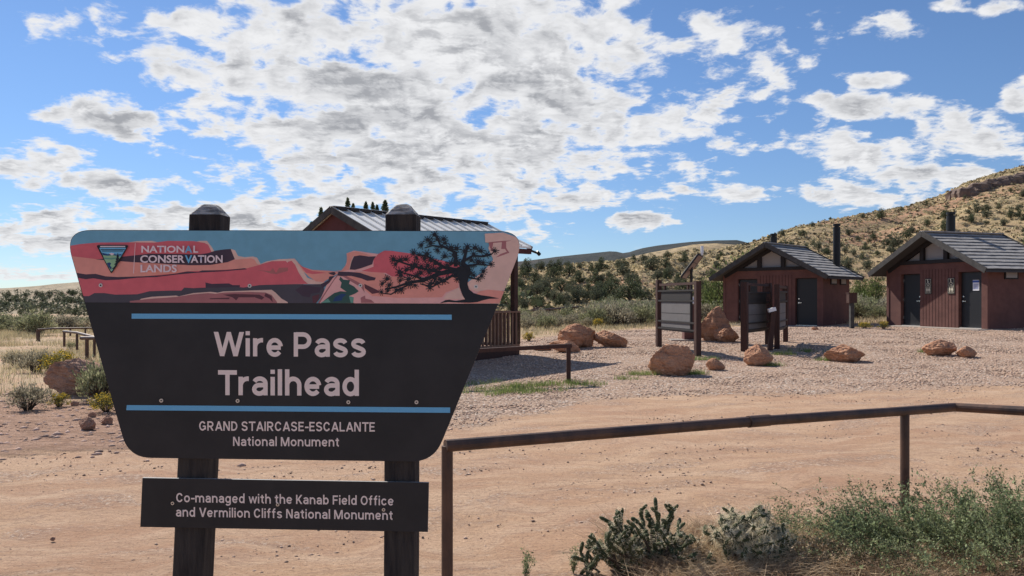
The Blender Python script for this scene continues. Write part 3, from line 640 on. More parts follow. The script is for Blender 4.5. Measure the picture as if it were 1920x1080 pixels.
for x, y, r, a_ in [(790, 70, 62, 100), (700, 140, 58, 110), (620, 205, 58, 160), (740, 180, 60, 120), (830, 130, 62, 90), (905, 130, 60, 80), (920, 180, 50, 80), (830, 270, 55, 200), (1000, 240, 66, 100), (1070, 250, 66, 70), (880, 230, 40, 150),
                    (1210, 230, 62, 90), (1180, 290, 62, 130), (1310, 240, 66, 80), (1380, 280, 66, 60), (1560, 280, 56, 40), (1460, 330, 60, 60), (1290, 320, 55, 90), (1350, 420, 66, 90), (1410, 430, 50, 60), (1510, 450, 52, 30), (1260, 400, 60, 100), (1290, 460, 45, 300),
                    (1410, 540, 56, 40), (1390, 600, 54, 20), (1350, 640, 46, 0), (1290, 590, 50, 60), (1250, 560, 60, 330), (520, 310, 60, 110), (590, 330, 50, 80), (560, 370, 50, 200), (690, 320, 66, 110), (660, 380, 60, 150), (740, 400, 60, 90), (800, 440, 62, 100), (920, 350, 66, 100),
                    (860, 500, 70, 120), (780, 520, 66, 110), (720, 540, 72, 160), (700, 470, 60, 100), (260, 390, 60, 120), (290, 450, 56, 160), (350, 400, 60, 90), (420, 390, 58, 80), (540, 460, 66, 100), (510, 500, 62, 140), (430, 520, 66, 120), (340, 550, 66, 140), (360, 590, 60, 200),
                    (460, 640, 70, 100), (350, 660, 50, 130), (470, 700, 66, 250), (560, 600, 64, 110), (610, 560, 60, 90), (640, 640, 60, 270), (180, 640, 60, 110), (120, 700, 50, 150), (210, 720, 56, 100), (190, 790, 50, 130), (110, 810, 46, 160), (360, 770, 66, 270), (300, 780, 50, 200),
                    (540, 720, 50, 260), (740, 700, 70, 120), (730, 750, 56, 200), (820, 690, 66, 60), (910, 660, 70, 290), (860, 640, 60, 260), (790, 620, 60, 240), (960, 560, 60, 150), (1000, 440, 66, 120), (1060, 400, 66, 100), (1040, 330, 60, 120), (1100, 440, 60, 90), (1140, 500, 60, 100), (950, 470, 60, 130), (1080, 640, 50, 240), (1050, 560, 60, 180), (1220, 500, 50, 20), (620, 480, 50, 100)]: tuft(x, y, r, a_)
# agency badge (triangle) and its divider line
TRI = rounded([(148, 66), (572, 66), (345, 440)], [36, 36, 36], 6)
lay('tree', TRI, c4, up=6)
TI = rounded([(188, 100), (536, 100), (345, 415)], [14, 14, 26], 6); lay('logoblue', TI, c4, up=2)
lay('white', [(200, 78), (525, 78), (520, 92), (205, 92)], c4, up=2)
lay('tree', [(206, 120), (518, 120), (514, 130), (211, 130)], c4, up=2); lay('tree', [(222, 138), (500, 138), (494, 148), (228, 148)], c4, up=1)
lay('deepblue', [(226, 165), (300, 185), (350, 178), (420, 190), (478, 182), (470, 200), (240, 202)], c4, up=2)
lay('white', [(318, 176), (345, 166), (385, 176), (372, 190), (350, 202), (335, 188)], c4, up=2)
lay('logogreen', [(238, 196), (300, 205), (360, 195), (466, 215), (440, 262), (345, 406), (300, 330), (252, 240)], c4, up=2)
lay('hillg', [(248, 225), (330, 235), (440, 222), (452, 240), (340, 252), (256, 246)], c4, up=2)
lay('deepblue', [(288, 300), (320, 288), (345, 300), (330, 330), (350, 350), (345, 385), (310, 345)], c4, up=2)
lay('tree', [(428, 165), (436, 195), (446, 215), (438, 222), (452, 250), (440, 255), (458, 282), (432, 300), (420, 330), (395, 370), (350, 372), (380, 350), (400, 320), (380, 318), (408, 290), (395, 285), (412, 258), (402, 254), (418, 222), (410, 218), (422, 195)], c4, up=2)
lay('white', [(652, 40), (657, 40), (636, 430), (628, 430)], c4, up=2)
art.build('painted_header', ['paint_'+x for x in PAL], sign)
yL = -.0004-(layer[0]+8)*.00006
# header words
for txt, a_, b_, t_, o_ in [('NATION', 733, 1283, 75, 165), ('L', 1400, 1462, 75, 165), ('CONSER', 718, 1290, 196, 296), ('ATION', 1366, 1776, 196, 296), ('LANDS', 722, 1188, 318, 418)]:
    p0 = c4(a_, t_); p1 = c4(b_, o_); font_text(txt, p0[0], p1[0], p0[1], p1[1], sg, yL, .028, sign, 'header_lettering', 'paint_white')
for txt, a_, b_, t_, o_ in [('A', 1290, 1385, 75, 165), ('V', 1292, 1386, 196, 300)]:
    p0 = c4(a_, t_); p1 = c4(b_, o_); font_text(txt, p0[0], p1[0], p0[1], p1[1], sg, yL-.0002, .03, sign, 'blue_header_letter', 'paint_logoblue')
# lettering on the black field
mb = MB()
glyph_text(mb, 'Wire Pass', 401, 686, 668.5, 45.5, sg, -.0008, .35, spc=1.0); glyph_text(mb, 'Trailhead', 409, 673, 741.5, 46.5, sg, -.0008, .35, spc=.9)
mb.build('title_lettering', 'lettering', sign)
mb = MB()
glyph_text(mb, 'GRAND STAIRCASE-ESCALANTE', 373.5, 703, 808.2, 17.6, sg, -.0008, .35, w=1.15); glyph_text(mb, 'National Monument', 437, 636, 836.5, 17, sg, -.0008, .35, w=1.15)
mb.build('monument_lettering', 'lettering', sign)
def quad(mb, pts, y, mi=0):
    P_ = [sg(*p) for p in pts]; mb.add([(x, y, z) for x, z in P_], [(3, 2, 1, 0)], mi)
for q in ([(247, 588), (847, 590), (847, 599.5), (247, 597.5)], [(238, 759.5), (844, 764), (844, 774), (237, 769)]):
    mb = MB(); quad(mb, q, -.0008); mb.build('blue_stripe', 'stripe', sign)
def screw(px, py, parent, y=-.002, r=3.6):
    mb = MB(); x, z = sg(px, py); rr_ = r/F*SD
    ring = [(x+rr_*math.cos(t*math.pi/6), z+rr_*math.sin(t*math.pi/6)) for t in range(12)]
    mb.prism(ring, y-.001, y+.003, 0); ring = [(x+rr_*.42*math.cos(t*math.pi/6), z+rr_*.42*math.sin(t*math.pi/6)) for t in range(12)]
    mb.prism(ring, y-.0018, y+.001, 1); mb.build('screw', ['screw', 'hole'], parent)
for p in [(189.5, 535), (468.5, 536), (676, 535.5), (892.5, 537.5), (303, 751), (446, 751.5), (653.5, 754), (781, 754)]: screw(p[0], p[1], sign)
# posts
def sign_post(xt, xb, rot, capx):
    w = .101; ztop = EYE+(HZ-401)/F*SD; zpk = EYE+(HZ-380)/F*SD; zb = -.35; y0 = .012
    xa = sg(xt, 0)[0]; slope = (sg(xb, 0)[0]-xa)/(sg(0, 1080)[1]-ztop)
    def ring(z, ins=0.0, cx=0.0):
        x = xa+slope*(z-ztop); c_ = Vector((x+w/2, y0+w/2)); out = []
        for i, j in ((-1, -1), (1, -1), (1, 1), (-1, 1)):
            e = .006; 
            for (du, dv) in (((0, e), (e, 0)) if (i, j) == (-1, -1) else ((-e, 0), (0, e)) if (i, j) == (1, -1) else ((0, -e), (-e, 0)) if (i, j) == (1, 1) else ((e, 0), (0, -e))):
                q = Vector((i*(w/2-ins)+du, j*(w/2-ins)+dv)); q.rotate(Matrix.Rotation(R(rot), 2)); out.append((c_.x+q.x, c_.y+q.y, z))
        return out
    mb = MB(); zs = np.linspace(zb, ztop, 26); rs = [ring(z) for z in zs]
    vs = [v for r_ in rs for v in r_]; fs = [(i*8+k_, i*8+(k_+1) % 8, (i+1)*8+(k_+1) % 8, (i+1)*8+k_) for i in range(len(zs)-1) for k_ in range(8)]
    # slight roughness on the edges
    vs = [(x+.0012*noise.noise(Vector((x*30, y*30, z*9))), y+.0012*noise.noise(Vector((x*30, y*30+7, z*9))), z) for x, y, z in vs]
    mb.add(vs, fs); p = mb.build('post', 'postwood', sign)
    mb = MB(); r0 = ring(ztop); n1 = 7; vs = list(r0); fs = []
    for q in range(1, n1+1):
        t = q/n1; ins = t*w*.5*.62; zz = ztop+(zpk-ztop)*(1-(1-t)**1.15)
        vs += [(x+.0015*noise.noise(Vector((x*60, y*60, zz*60))), y, z+.0022*noise.noise(Vector((x*80, y*25, 3)))) for x, y, z in ring(zz, ins)]
    for i in range(n1):
        fs += [(i*8+k_, i*8+(k_+1) % 8, (i+1)*8+(k_+1) % 8, (i+1)*8+k_) for k_ in range(8)]
    fs.append(tuple(n1*8+k_ for k_ in range(8))); mb.add(vs, fs); mb.build('post_cap', 'capwood', p)
sign_post(351, 319, 0, 390); sign_post(722, 719, -3, 760)
# lower plaque
pq = [(267, 896), (804, 905), (802, 997.5), (263, 988)]
mb = MB(); mb.prism([sg(*p) for p in pq], 0, .009, 0, 1); low = mb.build('plaque', ['panel', 'paneledge'], sign)
mb = MB(); glyph_text(mb, 'Co-managed with the Kanab Field Office', 330.5, 738, 944.5, 17.2, sg, -.0008, .9, w=1.15); glyph_text(mb, 'and Vermilion Cliffs National Monument', 330, 736.5, 971.5, 17.2, sg, -.0008, .9, w=1.15)
mb.build('plaque_lettering', 'lettering', low)
for p in [(324, 943.5), (521, 946), (719.5, 955.5)]: screw(p[0], p[1], low, r=3.2)

# ------------------------------------------------------------------ pipe railing in front
def gz(x, y): return ground_z(x, y)
def pipe_rail(name, label, pts, posts, r, coupl=None, group=None, cat='railing', m='steel'):
    """pts: list of (px,py,D) for the top rail; posts: list of (px,D,topy)"""
    b0 = W(*pts[0]); o = thing(name, label, cat, (b0.x, b0.y, gz(b0.x, b0.y)), 0, group); off = o.location
    P_ = [W(*p)-off for p in pts]; mb = MB(); mb.tube(P_, r, 14); mb.build('rail', m, o, smooth=False)
    for px, D, ty in posts:
        t = W(px, ty, D)-off; mb = MB(); zb = gz(t.x+off.x, t.y+off.y)-off.z-.25; mb.tube([(t.x, t.y, t.z), (t.x, t.y, (t.z+zb)/2), (t.x, t.y, zb)], r*.92, 14); mb.build('post', m, o)
    if coupl:
        a_, b_ = [W(*c_)-off for c_ in coupl]; mb = MB(); mb.tube([a_, b_], r*1.14, 16); mb.build('coupling', m, o)
    return o
pipe_rail('pipe_railing', 'long rusty brown pipe railing in front of the lot beside the sign', [(835, 836, 4.3), (1400, 791, 5.2), (1690, 771, 5.85), (1790, 763.5, 6.1), (1925, 771, 5.75), (2400, 790, 5.0)], [(838.5, 4.32, 836), (1696.5, 5.87, 771), (2350, 5.1, 788)], .0355, [(1403, 791, 5.2), (1442, 787.6, 5.28)])
# short rail beside the cabin
def post_at(px, D): 
    x = (px-960)/F*D; return Vector((x, D, gz(x, D)))
g1 = gp(1066, 718); D1 = g1.y
o = thing('hitching_rail', 'short flat dark brown rail on a square post in the grass beside the cabin', 'railing', g1)
mb = MB(); mb.bar(W(1071, 648, D1)-g1, W(700, 668, D1*.93)-g1, .085, .075); mb.build('rail', 'brownpost', o)
mb = MB(); mb.bar((0, 0, -.2), (0, 0, W(1066, 652, D1).z-g1.z), .08, .08); mb.build('post', 'brownpost', o)
q = post_at(800, D1*.95)-g1; mb = MB(); mb.bar((q.x, q.y, q.z-.2), (q.x, q.y, W(800, 664, D1*.95).z-g1.z), .08, .08); mb.build('post', 'brownpost', o)

# ------------------------------------------------------------------ toilets
def hut(label, corner, th, mirror=False, LB=2.8, vents=(), side_win=1, notice=False, porch=.55):
    """corner: world xy of the front left base corner; th: heading in degrees"""
    Wd = 4.6; z0 = min(gz(*corner), gz(corner[0]+Wd*math.cos(R(th)), corner[1]-Wd*math.sin(R(th))))
    z0 = (gz(*corner)+gz(corner[0]+Wd*math.cos(R(th)), corner[1]-Wd*math.sin(R(th))))/2
    o = thing('restroom_hut', label, 'building', (corner[0], corner[1], z0), -R(th))
    He = 2.30; Hr = 3.55; oh = .42; fo = porch; sl = (Hr-He)/(Wd/2)
    DL, DR, DH = (.70, 1.66), (3.40, 4.36), 2.06
    mb = MB(); dp = .22
    # front wall pieces around recessed doors
    xs = [0, DL[0], DL[1], DR[0], DR[1], Wd]
    for a_, b_ in ((0, DL[0]), (DL[1], DR[0]), (DR[1], Wd)): mb.box(a_, b_, 0, dp, -.2, DH)
    mb.prism([(0, DH), (Wd, DH), (Wd, He-.05), (Wd-.38, He+.12), (.38, He+.12), (0, He-.05)], 0, dp)
    mb.box(0, Wd, dp, LB, -.2, He-.05)
    # rear gable
    mb.add([(0, LB-.002, He), (Wd, LB-.002, He), (Wd/2, LB-.002, Hr-.05), (0, LB-.15, He), (Wd, LB-.15, He), (Wd/2, LB-.15, Hr-.05)], [(0, 2, 1), (3, 4, 5), (0, 3, 5, 2), (1, 2, 5, 4), (0, 1, 4, 3)])
    wl = mb.build('wall', 'redwall', o)
    mb = MB()
    for i in range(1, 12):
        x = DL[1]+(DR[0]-DL[1])*i/12; mb.box(x-.008, x+.008, -.004, .01, -.05, He-.1)
    mb.build('siding_groove', 'groove', wl)
    mb = MB()
    for a_, b_ in ((-.02, .10), (Wd-.10, Wd+.02)): mb = MB(); mb.box(a_, b_, -.025, .10, -.2, He); mb.build('corner_board', 'redwall', o)
    mb = MB(); mb.box(-.1, Wd+.1, -.55, LB+.1, -.3, .03); mb.build('slab', 'concrete', o)
    for (a_, b_), hs in ((DL, 1), (DR, -1)):
        mb = MB(); mb.box(a_+.02, b_-.02, .13, .17, .04, DH-.02); d_ = mb.build('door', 'door', o)
        x = b_-.12 if hs == 1 else a_+.12
        mb = MB(); mb.tube([(x, .13, 1.0), (x, .08, 1.0)], .03, 10); mb.bar((x, .085, 1.0), (x-hs*.13, .085, 1.0), .025, .025); mb.build('handle', 'chrome', d_); mb = MB(); mb.tube([(x, .13, 1.17), (x, .105, 1.17)], .03, 10); mb.build('deadbolt', 'chrome', d_)
        mb = MB(); mb.box(a_+.02, b_-.02, .02, .12, .030, .055); mb.build('threshold', 'chrome', o)
        for zz in (.3, 1.0, 1.75):
            mb = MB(); x2 = a_+.03 if hs == 1 else b_-.03; mb.box(x2-.012, x2+.012, .10, .129, zz, zz+.11); mb.build('hinge', 'chrome', d_)
    if notice:
        mb = MB(); mb.box(DR[0]+.50, DR[0]+.76, .118, .129, 1.38, 1.76, 0); mb.box(DR[0]+.50, DR[0]+.76, .114, .1175, 1.67, 1.74, 1)
        for q in range(5): mb.box(DR[0]+.53, DR[0]+.73, .114, .1175, 1.44+.04*q, 1.455+.04*q, 1)
        mb.build('notice', ['notice', 'blueink'], o)
    # restroom plates between the doors
    for xc in ((2.06, 3.10) if notice else ()):
        mb = MB(); mb.box(xc-.15, xc+.15, -.02, -.006, 1.26, 1.86, 0)
        for za, zb in ((1.57, 1.83), (1.30, 1.54)):
            for x0_, x1_, z0_, z1_ in ((xc-.13, xc+.13, zb-.008, zb), (xc-.13, xc+.13, za, za+.008), (xc-.13, xc-.122, za+.008, zb-.008), (xc+.122, xc+.13, za+.008, zb-.008)): mb.box(x0_, x1_, -.023, -.0205, z0_, z1_, 1)
        ring = lambda cx, cz, r_, n_=14: [(cx+r_*math.cos(t*2*math.pi/n_), cz+r_*math.sin(t*2*math.pi/n_)) for t in range(n_)]
        mb.prism(ring(xc-.02, 1.80, .02), -.024, -.0205, 1)
        L, Rr = ribbon(arc(xc, 1.655, .055, .055, 130, 400, 18), .016); m_ = len(L); mb.add([(x, -.0235, z) for x, z in L+Rr], [(i, i+1, m_+i+1, m_+i) for i in range(m_-1)], 1)
        for pa, pb in (((xc-.02, 1.78), (xc-.015, 1.69)), ((xc-.015, 1.69), (xc+.04, 1.69)), ((xc+.04, 1.69), (xc+.06, 1.62)), ((xc-.018, 1.745), (xc+.035, 1.74))): mb.bar((pa[0], -.0245, pa[1]), (pb[0], -.0245, pb[1]), .002, .018, 1, up=(-(pb[1]-pa[1]), 0, pb[0]-pa[0]))
        for s_ in (-1, 1):
            cx = xc+s_*.05; mb.prism(ring(cx, 1.505, .018), -.024, -.0205, 1)
            mb.prism([(cx-.03, 1.48), (cx+.03, 1.48), (cx+(.03 if s_ < 0 else .045), 1.40), (cx+.014, 1.395), (cx+.014, 1.325), (cx-.014, 1.325), (cx-.014, 1.395), (cx-(.03 if s_ < 0 else .045), 1.40)], -.024, -.0205, 1)
        mb.build('restroom_plate', ['darkpanel', 'signcream'], o)
    # gable truss with pale panels
    zb = He+.12
    gt = lambda x: He+sl*(Wd/2-abs(x-Wd/2))-.02
    xl = (zb-He+.02)/sl
    mb = MB(); mb.prism([(xl, zb), (Wd-xl, zb), (Wd/2, Hr-.05)], .10, .14); mb.build('gable_panel', 'gable', o)
    mb = MB(); mb.box(.55, Wd-.55, -.05, .08, zb+.002, zb+.14)
    for x in (Wd/2-.55, Wd/2+.55): mb.box(x-.09, x+.09, -.03, .07, zb+.141, gt(x)+.02)
    for s_ in (-1, 1):
        mb.bar((Wd/2+s_*(Wd/2-.06), .02, He-.12), (Wd/2+s_*.0, .02, Hr-.19), .11, .16, up=(s_*sl, 0, 1))
    mb.build('gable_beam', 'beam', o)
    # roof: two slopes of stepped tiles
    r_ = thing_child('roof', o)
    for s_ in (-1, 1):
        mb = MB(); n_ = 11; run = Wd/2+oh
        for i in range(n_):
            a0 = run*i/n_; a1 = run*(i+1)/n_
            za, zb_ = Hr-sl*a0, Hr-sl*a1
            xa, xb = Wd/2+s_*a0, Wd/2+s_*a1; segs = 14; yv = np.linspace(-fo, LB+.5, segs+1)
            up = .05; vs = []; fs = []
            for j, y in enumerate(yv):
                jt = .012*noise.noise(Vector((i*3.1, j*1.7, s_))); vs += [(xa, y, za+.035+jt), (xb, y, zb_+.062+jt), (xb, y, zb_+.02)]
            for j in range(segs):
                a_ = j*3; fs += [(a_, a_+1, a_+4, a_+3)] if s_ > 0 else [(a_+3, a_+4, a_+1, a_)]
            mb.add(vs, fs, 0); fs = [(j*3+1, j*3+2, j*3+5, j*3+4) for j in range(segs)]; o_ = len(mb.v)-len(vs)
            mb.f += [tuple(q+o_ for q in f) for f in fs]; mb.m += [1]*len(fs)
        # deck below
        x0_, x1_ = Wd/2, Wd/2+s_*run
        mb.add([(x0_, -fo, Hr), (x1_, -fo, Hr-sl*run), (x1_, LB+.5, Hr-sl*run), (x0_, LB+.5, Hr), (x0_, -fo, Hr-.07), (x1_, -fo, Hr-sl*run-.07), (x1_, LB+.5, Hr-sl*run-.07), (x0_, LB+.5, Hr-.07)],
               [(0, 1, 2, 3), (7, 6, 5, 4), (1, 5, 6, 2), (3, 2, 6, 7)], 1)
        mb.build('roof_slope', ['shingle', 'shinglegap'], o) .parent = r_
        for y in (-fo-.03, LB+.5):
            mb = MB(); a_ = Vector((Wd/2, y+.015, Hr-.01)); b_ = Vector((x1_, y+.015, Hr-sl*run-.01)); mb.bar(a_+Vector((0, 0, .0)), b_, .035, .20, up=(s_*sl, 0, 1)); mb.build('fascia', 'fascia', r_)
    mb = MB(); mb.bar((Wd/2, -fo-.02, Hr+.07), (Wd/2, LB+.52, Hr+.07), .22, .05); mb.build('ridge_cap', 'shingle', r_)
    for x, y, zt in vents:
        mb = MB(); zb_ = Hr-sl*abs(x-Wd/2)-.2; mb.tube([(x, y, zb_), (x, y, zt-.25), (x, y, zt-.14)], .155, 16); mb.tube([(x, y, zt-.14), (x, y, zt-.08)], .10, 12); mb.tube([(x, y, zt-.10), (x, y, zt)], .16, 16)
        mb.build('vent_pipe', 'vent', o)
    for q in range(side_win):
        y = .75+q*1.0; mb = MB(); mb.box(Wd, Wd+.04, y, y+.62, 1.78, 2.08, 0); w_ = mb.build('side_vent', 'beam', o); mb = MB(); mb.box(Wd+.04, Wd+.05, y+.05, y+.55, 1.83, 2.03); mb.build('vent_screen', 'gable', w_)
    return o
def thing_child(name, parent):
    o = bpy.data.objects.new(name, None); COL.objects.link(o); o.parent = parent; o.empty_display_size = .1; return o
hut('dark red restroom hut with grey tiled gable roof, farther left one behind the boards', (9.76, 35.4), 45, vents=((1.2, 2.5, 4.25), (4.0, 2.9, 4.55)), side_win=2)
hut('dark red restroom hut with two accessible restroom plates and half sunlit front', (15.25, 31.2), 73, vents=((1.85, 1.3, 4.45),), notice=True)

# ------------------------------------------------------------------ cabin behind the sign
ph = R(47.7); CB0 = Vector((-.228*18, 18.0)); u = Vector((math.cos(ph), math.sin(ph))); v = Vector((math.sin(ph), -math.cos(ph)))
zc0 = .30
cab = thing('cabin', 'dark red cabin with pale ribbed metal roof and railed porch behind the sign', 'building', (CB0.x, CB0.y, 0), ph)
# local frame: +x along ridge, -y towards the camera's right
L_ = 4.95; HW = 1.66; RZ = 3.75; EZ = 3.04
mb = MB(); mb.box(-.06, 2.9, -1.45, 1.45, zc0, EZ-.02)
mb.add([(-.06, -1.5, EZ-.02), (-.06, 1.5, EZ-.02), (-.06, 0, RZ-.08), (.03, -1.5, EZ-.02), (.03, 1.5, EZ-.02), (.03, 0, RZ-.08)], [(0, 2, 1), (3, 4, 5), (0, 3, 5, 2), (1, 2, 5, 4)])
mb.build('wall', 'cabinwall', cab)
mb = MB(); mb.box(.2, L_-.2, -1.5, 1.5, zc0-.24, zc0); mb.build('floor_frame', 'brownpost', cab)
for x, y in ((.5, -1.3), (2.4, -1.3), (4.4, -1.3), (.5, 1.3), (4.4, 1.3)):
    mb = MB(); mb.box(x-.2, x+.2, y-.15, y+.15, -.1, zc0-.241); mb.build('footing_block', 'concrete', cab)
rf = thing_child('roof', cab)
slc = (RZ-EZ)/HW
for s_ in (-1, 1):
    mb = MB(); nr = 15
    mb.add([(-.15, 0, RZ), (L_+.1, 0, RZ), (L_+.1, s_*HW, EZ), (-.15, s_*HW, EZ), (-.15, 0, RZ-.05), (L_+.1, 0, RZ-.05), (L_+.1, s_*HW, EZ-.05), (-.15, s_*HW, EZ-.05)],
           [(0, 3, 2, 1) if s_ > 0 else (0, 1, 2, 3), (4, 5, 6, 7), (3, 7, 6, 2), (0, 4, 7, 3), (1, 2, 6, 5)])
    for i in range(nr+1):
        x = -.10+(L_+.15)*i/nr; mb.bar((x, 0.0, RZ+.022), (x, s_*(HW-.005), EZ+.022), .035, .045)
    mb.build('roof_slope', 'metalroof', rf)
    mb = MB(); mb.bar((-.17, 0, RZ-.03), (-.17, s_*HW, EZ-.03), .03, .16); mb.build('fascia', 'fascia', rf)
    mb = MB(); mb.bar((L_+.12, 0, RZ-.05), (L_+.12, s_*HW, EZ-.05), .03, .12); mb.build('fascia', 'cabinwall', rf)
    mb = MB(); mb.bar((-.15, s_*(HW-.05), EZ-.13), (L_+.1, s_*(HW-.05), EZ-.13), .10, .13); mb.build('eave_beam', 'cabinwall', rf)
mb = MB()
for i in range(nr):
    x = -.10+(L_+.15)*(i+.12)/nr; mb.box(x, x+(L_+.15)/nr*.76, -.13, .13, RZ-.02, RZ+.05, 0)
mb.box(-.15, L_+.1, -.10, .10, RZ+.05, RZ+.062, 1)
mb.build('ridge_cap', ['darkpanel', 'metalroof'], rf)
for x, y in ((L_-.30, -1.40), (L_-.30, 1.40), (2.95, -1.40)):
    mb = MB(); mb.box(x-.07, x+.07, y-.07, y+.07, zc0, EZ-.06); mb.build('porch_post', 'brownpost', cab)
mb = MB(); x = L_+.12; mb.bar((x, -1.63, EZ-.1), (x+.18, -1.70, EZ-.16), .05, .05); mb.tube([(x+.15, -1.70, EZ-.12), (x+.25, -1.72, EZ-.2)], .05, 8); mb.build('porch_lamp', 'vent', cab)
for (xa, ya), (xb, yb) in (((2.0, -1.47), (L_-.18, -1.47)), ((L_-.18, -1.47), (L_-.18, 1.45))):
    rl = thing_child('porch_railing', cab); a_ = Vector((xa, ya, 0)); b_ = Vector((xb, yb, 0)); n_ = int((b_-a_).length/.135)
    mb = MB(); mb.bar(a_+Vector((0, 0, zc0+1.0)), b_+Vector((0, 0, zc0+1.0)), .09, .045); mb.bar(a_+Vector((0, 0, zc0+.10)), b_+Vector((0, 0, zc0+.10)), .05, .08); mb.build('handrail', 'balusters', rl)
    for i in range(n_+1):
        p = a_.lerp(b_, i/n_); mb = MB(); mb.box(p.x-.022, p.x+.022, p.y-.022, p.y+.022, zc0+.14, zc0+.977); mb.build('baluster', 'balusters', rl)
mb = MB(); mb.tube([(.5, 1.2, 2.9), (.5, 1.2, 3.55)], .10, 12); mb.tube([(.5, 1.2, 3.55), (.5, 1.2, 3.68)], .13, 12); mb.build('flue_pipe', 'fascia', cab)

# ------------------------------------------------------------------ information boards
def board(label, pa, pb, ta, tb, gap, top, bot, w=.14, bars=True, group='information boards'):
    """pa,pb: base points; ta,tb heights of the posts"""
    o = thing('information_board', label, 'notice board', pa, math.atan2(pb.y-pa.y, pb.x-pa.x), group); L = math.hypot(pb.x-pa.x, pb.y-pa.y); dz = pb.z-pa.z
    for x, z0, h in ((0, 0, ta), (L, dz, tb)):
        mb = MB(); mb.box(x-w/2, x+w/2, -w/2, w/2, z0-.25, z0+h); mb.build('post', 'brownpost', o)
    g0, g1_ = gap; x0, x1 = g0*L, g1_*L
    mb = MB(); mb.box(x0, x1, -.03, .03, bot, top, 0); mb.box(x0+.03, x1-.03, -.035, -.0305, bot+.10, top-.32, 1); mb.box(x0+.03, x1-.03, -.038, -.0352, (bot+top)/2-.07, (bot+top)/2-.055, 0); mb.build('panel', ['darkpanel', 'greypanel'], o)
    mb = MB()
    for z in (top-.30, bot+.04, bot+.24, top-.02): mb.box(w/2, L-w/2, -.062, -.04, z, z+.045)
    mb.build('cross_rail', 'darkpanel', o)
    mb = MB(); mb.box(w/2, L-w/2, -.04, .04, min(ta, tb+dz)-.09, min(ta, tb+dz)-.02)
    for x in (x0+.2, x1-.2): mb.box(x-.03, x+.03, -.03, .03, top+.002, min(ta, tb+dz)-.091)
    mb.build('top_rail', 'brownpost', o); return o
A_ = gp(1235, 650); B_ = gp(1308, 668)
board('brown information board with two tall posts and solar panel showing above it', A_, B_, W(1235, 525, A_.y).z-A_.z, W(1308, 527, B_.y).z-B_.z, (.10, .86), 1.62, .50)
A_ = gp(1396, 659); B_ = gp(1440, 657); B_ = Vector((.3340*23.2, 23.2, gz(.334*23.2, 23.2)))
board('brown information board before the farther hut with a wide near post', A_, B_, W(1396, 529, A_.y).z-A_.z, W(1440, 531, B_.y).z-B_.z, (.10, .86), 1.62, .50, w=.17)
A_ = gp(1457, 654); B_ = gp(1472, 651); A_ = gp(1457, 654); B_ = Vector(((1473-960)/F*(A_.y+2.2), A_.y+2.2, gz((1473-960)/F*(A_.y+2.2), A_.y+2.2)))
board('brown information board seen nearly edge on, rightmost of the boards', A_, B_, W(1457, 533, A_.y).z-A_.z, W(1473, 536, B_.y).z-B_.z, (.10, .86), 1.62, .50)
# leaning slim post with a white sheet
c_ = gp(1446, 657); o = thing('marker_post', 'slim leaning brown post with a small white sheet on top between the boards', 'post', c_)
mb = MB(); mb.bar((-.05, 0, -.2), (.05, 0, W(1446, 585, c_.y).z-c_.z), .13, .1); mb.build('post', 'brownpost', o)
mb = MB(); t = W(1446, 581, c_.y)-c_; mb.bar((t.x-.10, -.06, t.z-.02), (t.x+.10, -.06, t.z+.03), .10, .10); mb.build('sheet', 'white', o)
# pay station with solar panel
c_ = gp(1291, 638); D_ = c_.y; o = thing('pay_station', 'brown fee box on a pole topped by a tilted solar panel and white antenna', 'fee station', c_)
mb = MB(); mb.box(-.17, .17, -.16, .16, 0, .5); mb.box(-.10, .18, -.12, .12, .5, 1.15); mb.build('cabinet', 'redwall', o)
mb = MB(); mb.box(-.62, .25, -.3, .3, -.05, .035); mb.build('base_slab', 'concrete', o)
mb = MB(); tz = W(1299, 500, D_)-c_; mb.tube([(tz.x, .2, -.1), (tz.x, .2, tz.z)], .045, 10); mb.build('pole', 'darkpanel', o)
cs = [W(1276, 519, D_)-c_, W(1291, 521, D_)-c_, W(1324, 479, D_)-c_, W(1308, 477, D_)-c_]
cs = [Vector((a_.x, .2+dy, a_.z)) for a_, dy in zip(cs, (-.3, .25, .3, -.25))]
nrm = (cs[1]-cs[0]).cross(cs[3]-cs[0]).normalized()*.03
mb = MB(); mb.add([p for p in cs]+[p+nrm for p in cs], [(0, 1, 2, 3), (7, 6, 5, 4), (0, 4, 5, 1), (1, 5, 6, 2), (2, 6, 7, 3), (3, 7, 4, 0)]); sp_ = mb.build('solar_panel', 'solar', o)
mb = MB()
for i in range(4): mb.bar(cs[i], cs[(i+1) % 4], .05, .06)
for t in (.35, .68): mb.bar(cs[0].lerp(cs[3], t), cs[1].lerp(cs[2], t), .05, .06)
mb.build('panel_frame', 'darkpanel', sp_)
t = W(1320, 478, D_)-c_; t2 = W(1320, 460, D_)-c_; mb = MB(); mb.tube([(t.x, .25, t.z), (t.x, .25, t.z+.1), (t.x, .25, t2.z)], [.03, .05, .05], 8); mb.build('antenna', 'white', o)
t = W(1299, 563, D_)-c_; mb = MB(); mb.box(t.x-.06, t.x+.13, -.128, -.121, t.z-.11, t.z+.11); mb.build('notice', 'notice', o)
# post with box near the hut
c_ = gp(1597, 616); o = thing('box_post', 'weathered wooden post with a small brown box between the two huts', 'post', c_)
h = W(1597, 568, c_.y).z-c_.z; mb = MB(); mb.box(-.07, .07, -.07, .07, -.2, h); mb.build('post', 'fascia', o); mb = MB(); mb.box(-.15, .15, -.12, .12, h, h+.36); mb.box(-.17, .17, -.14, .14, h+.36, h+.39); mb.build('box', 'brownpost', o)

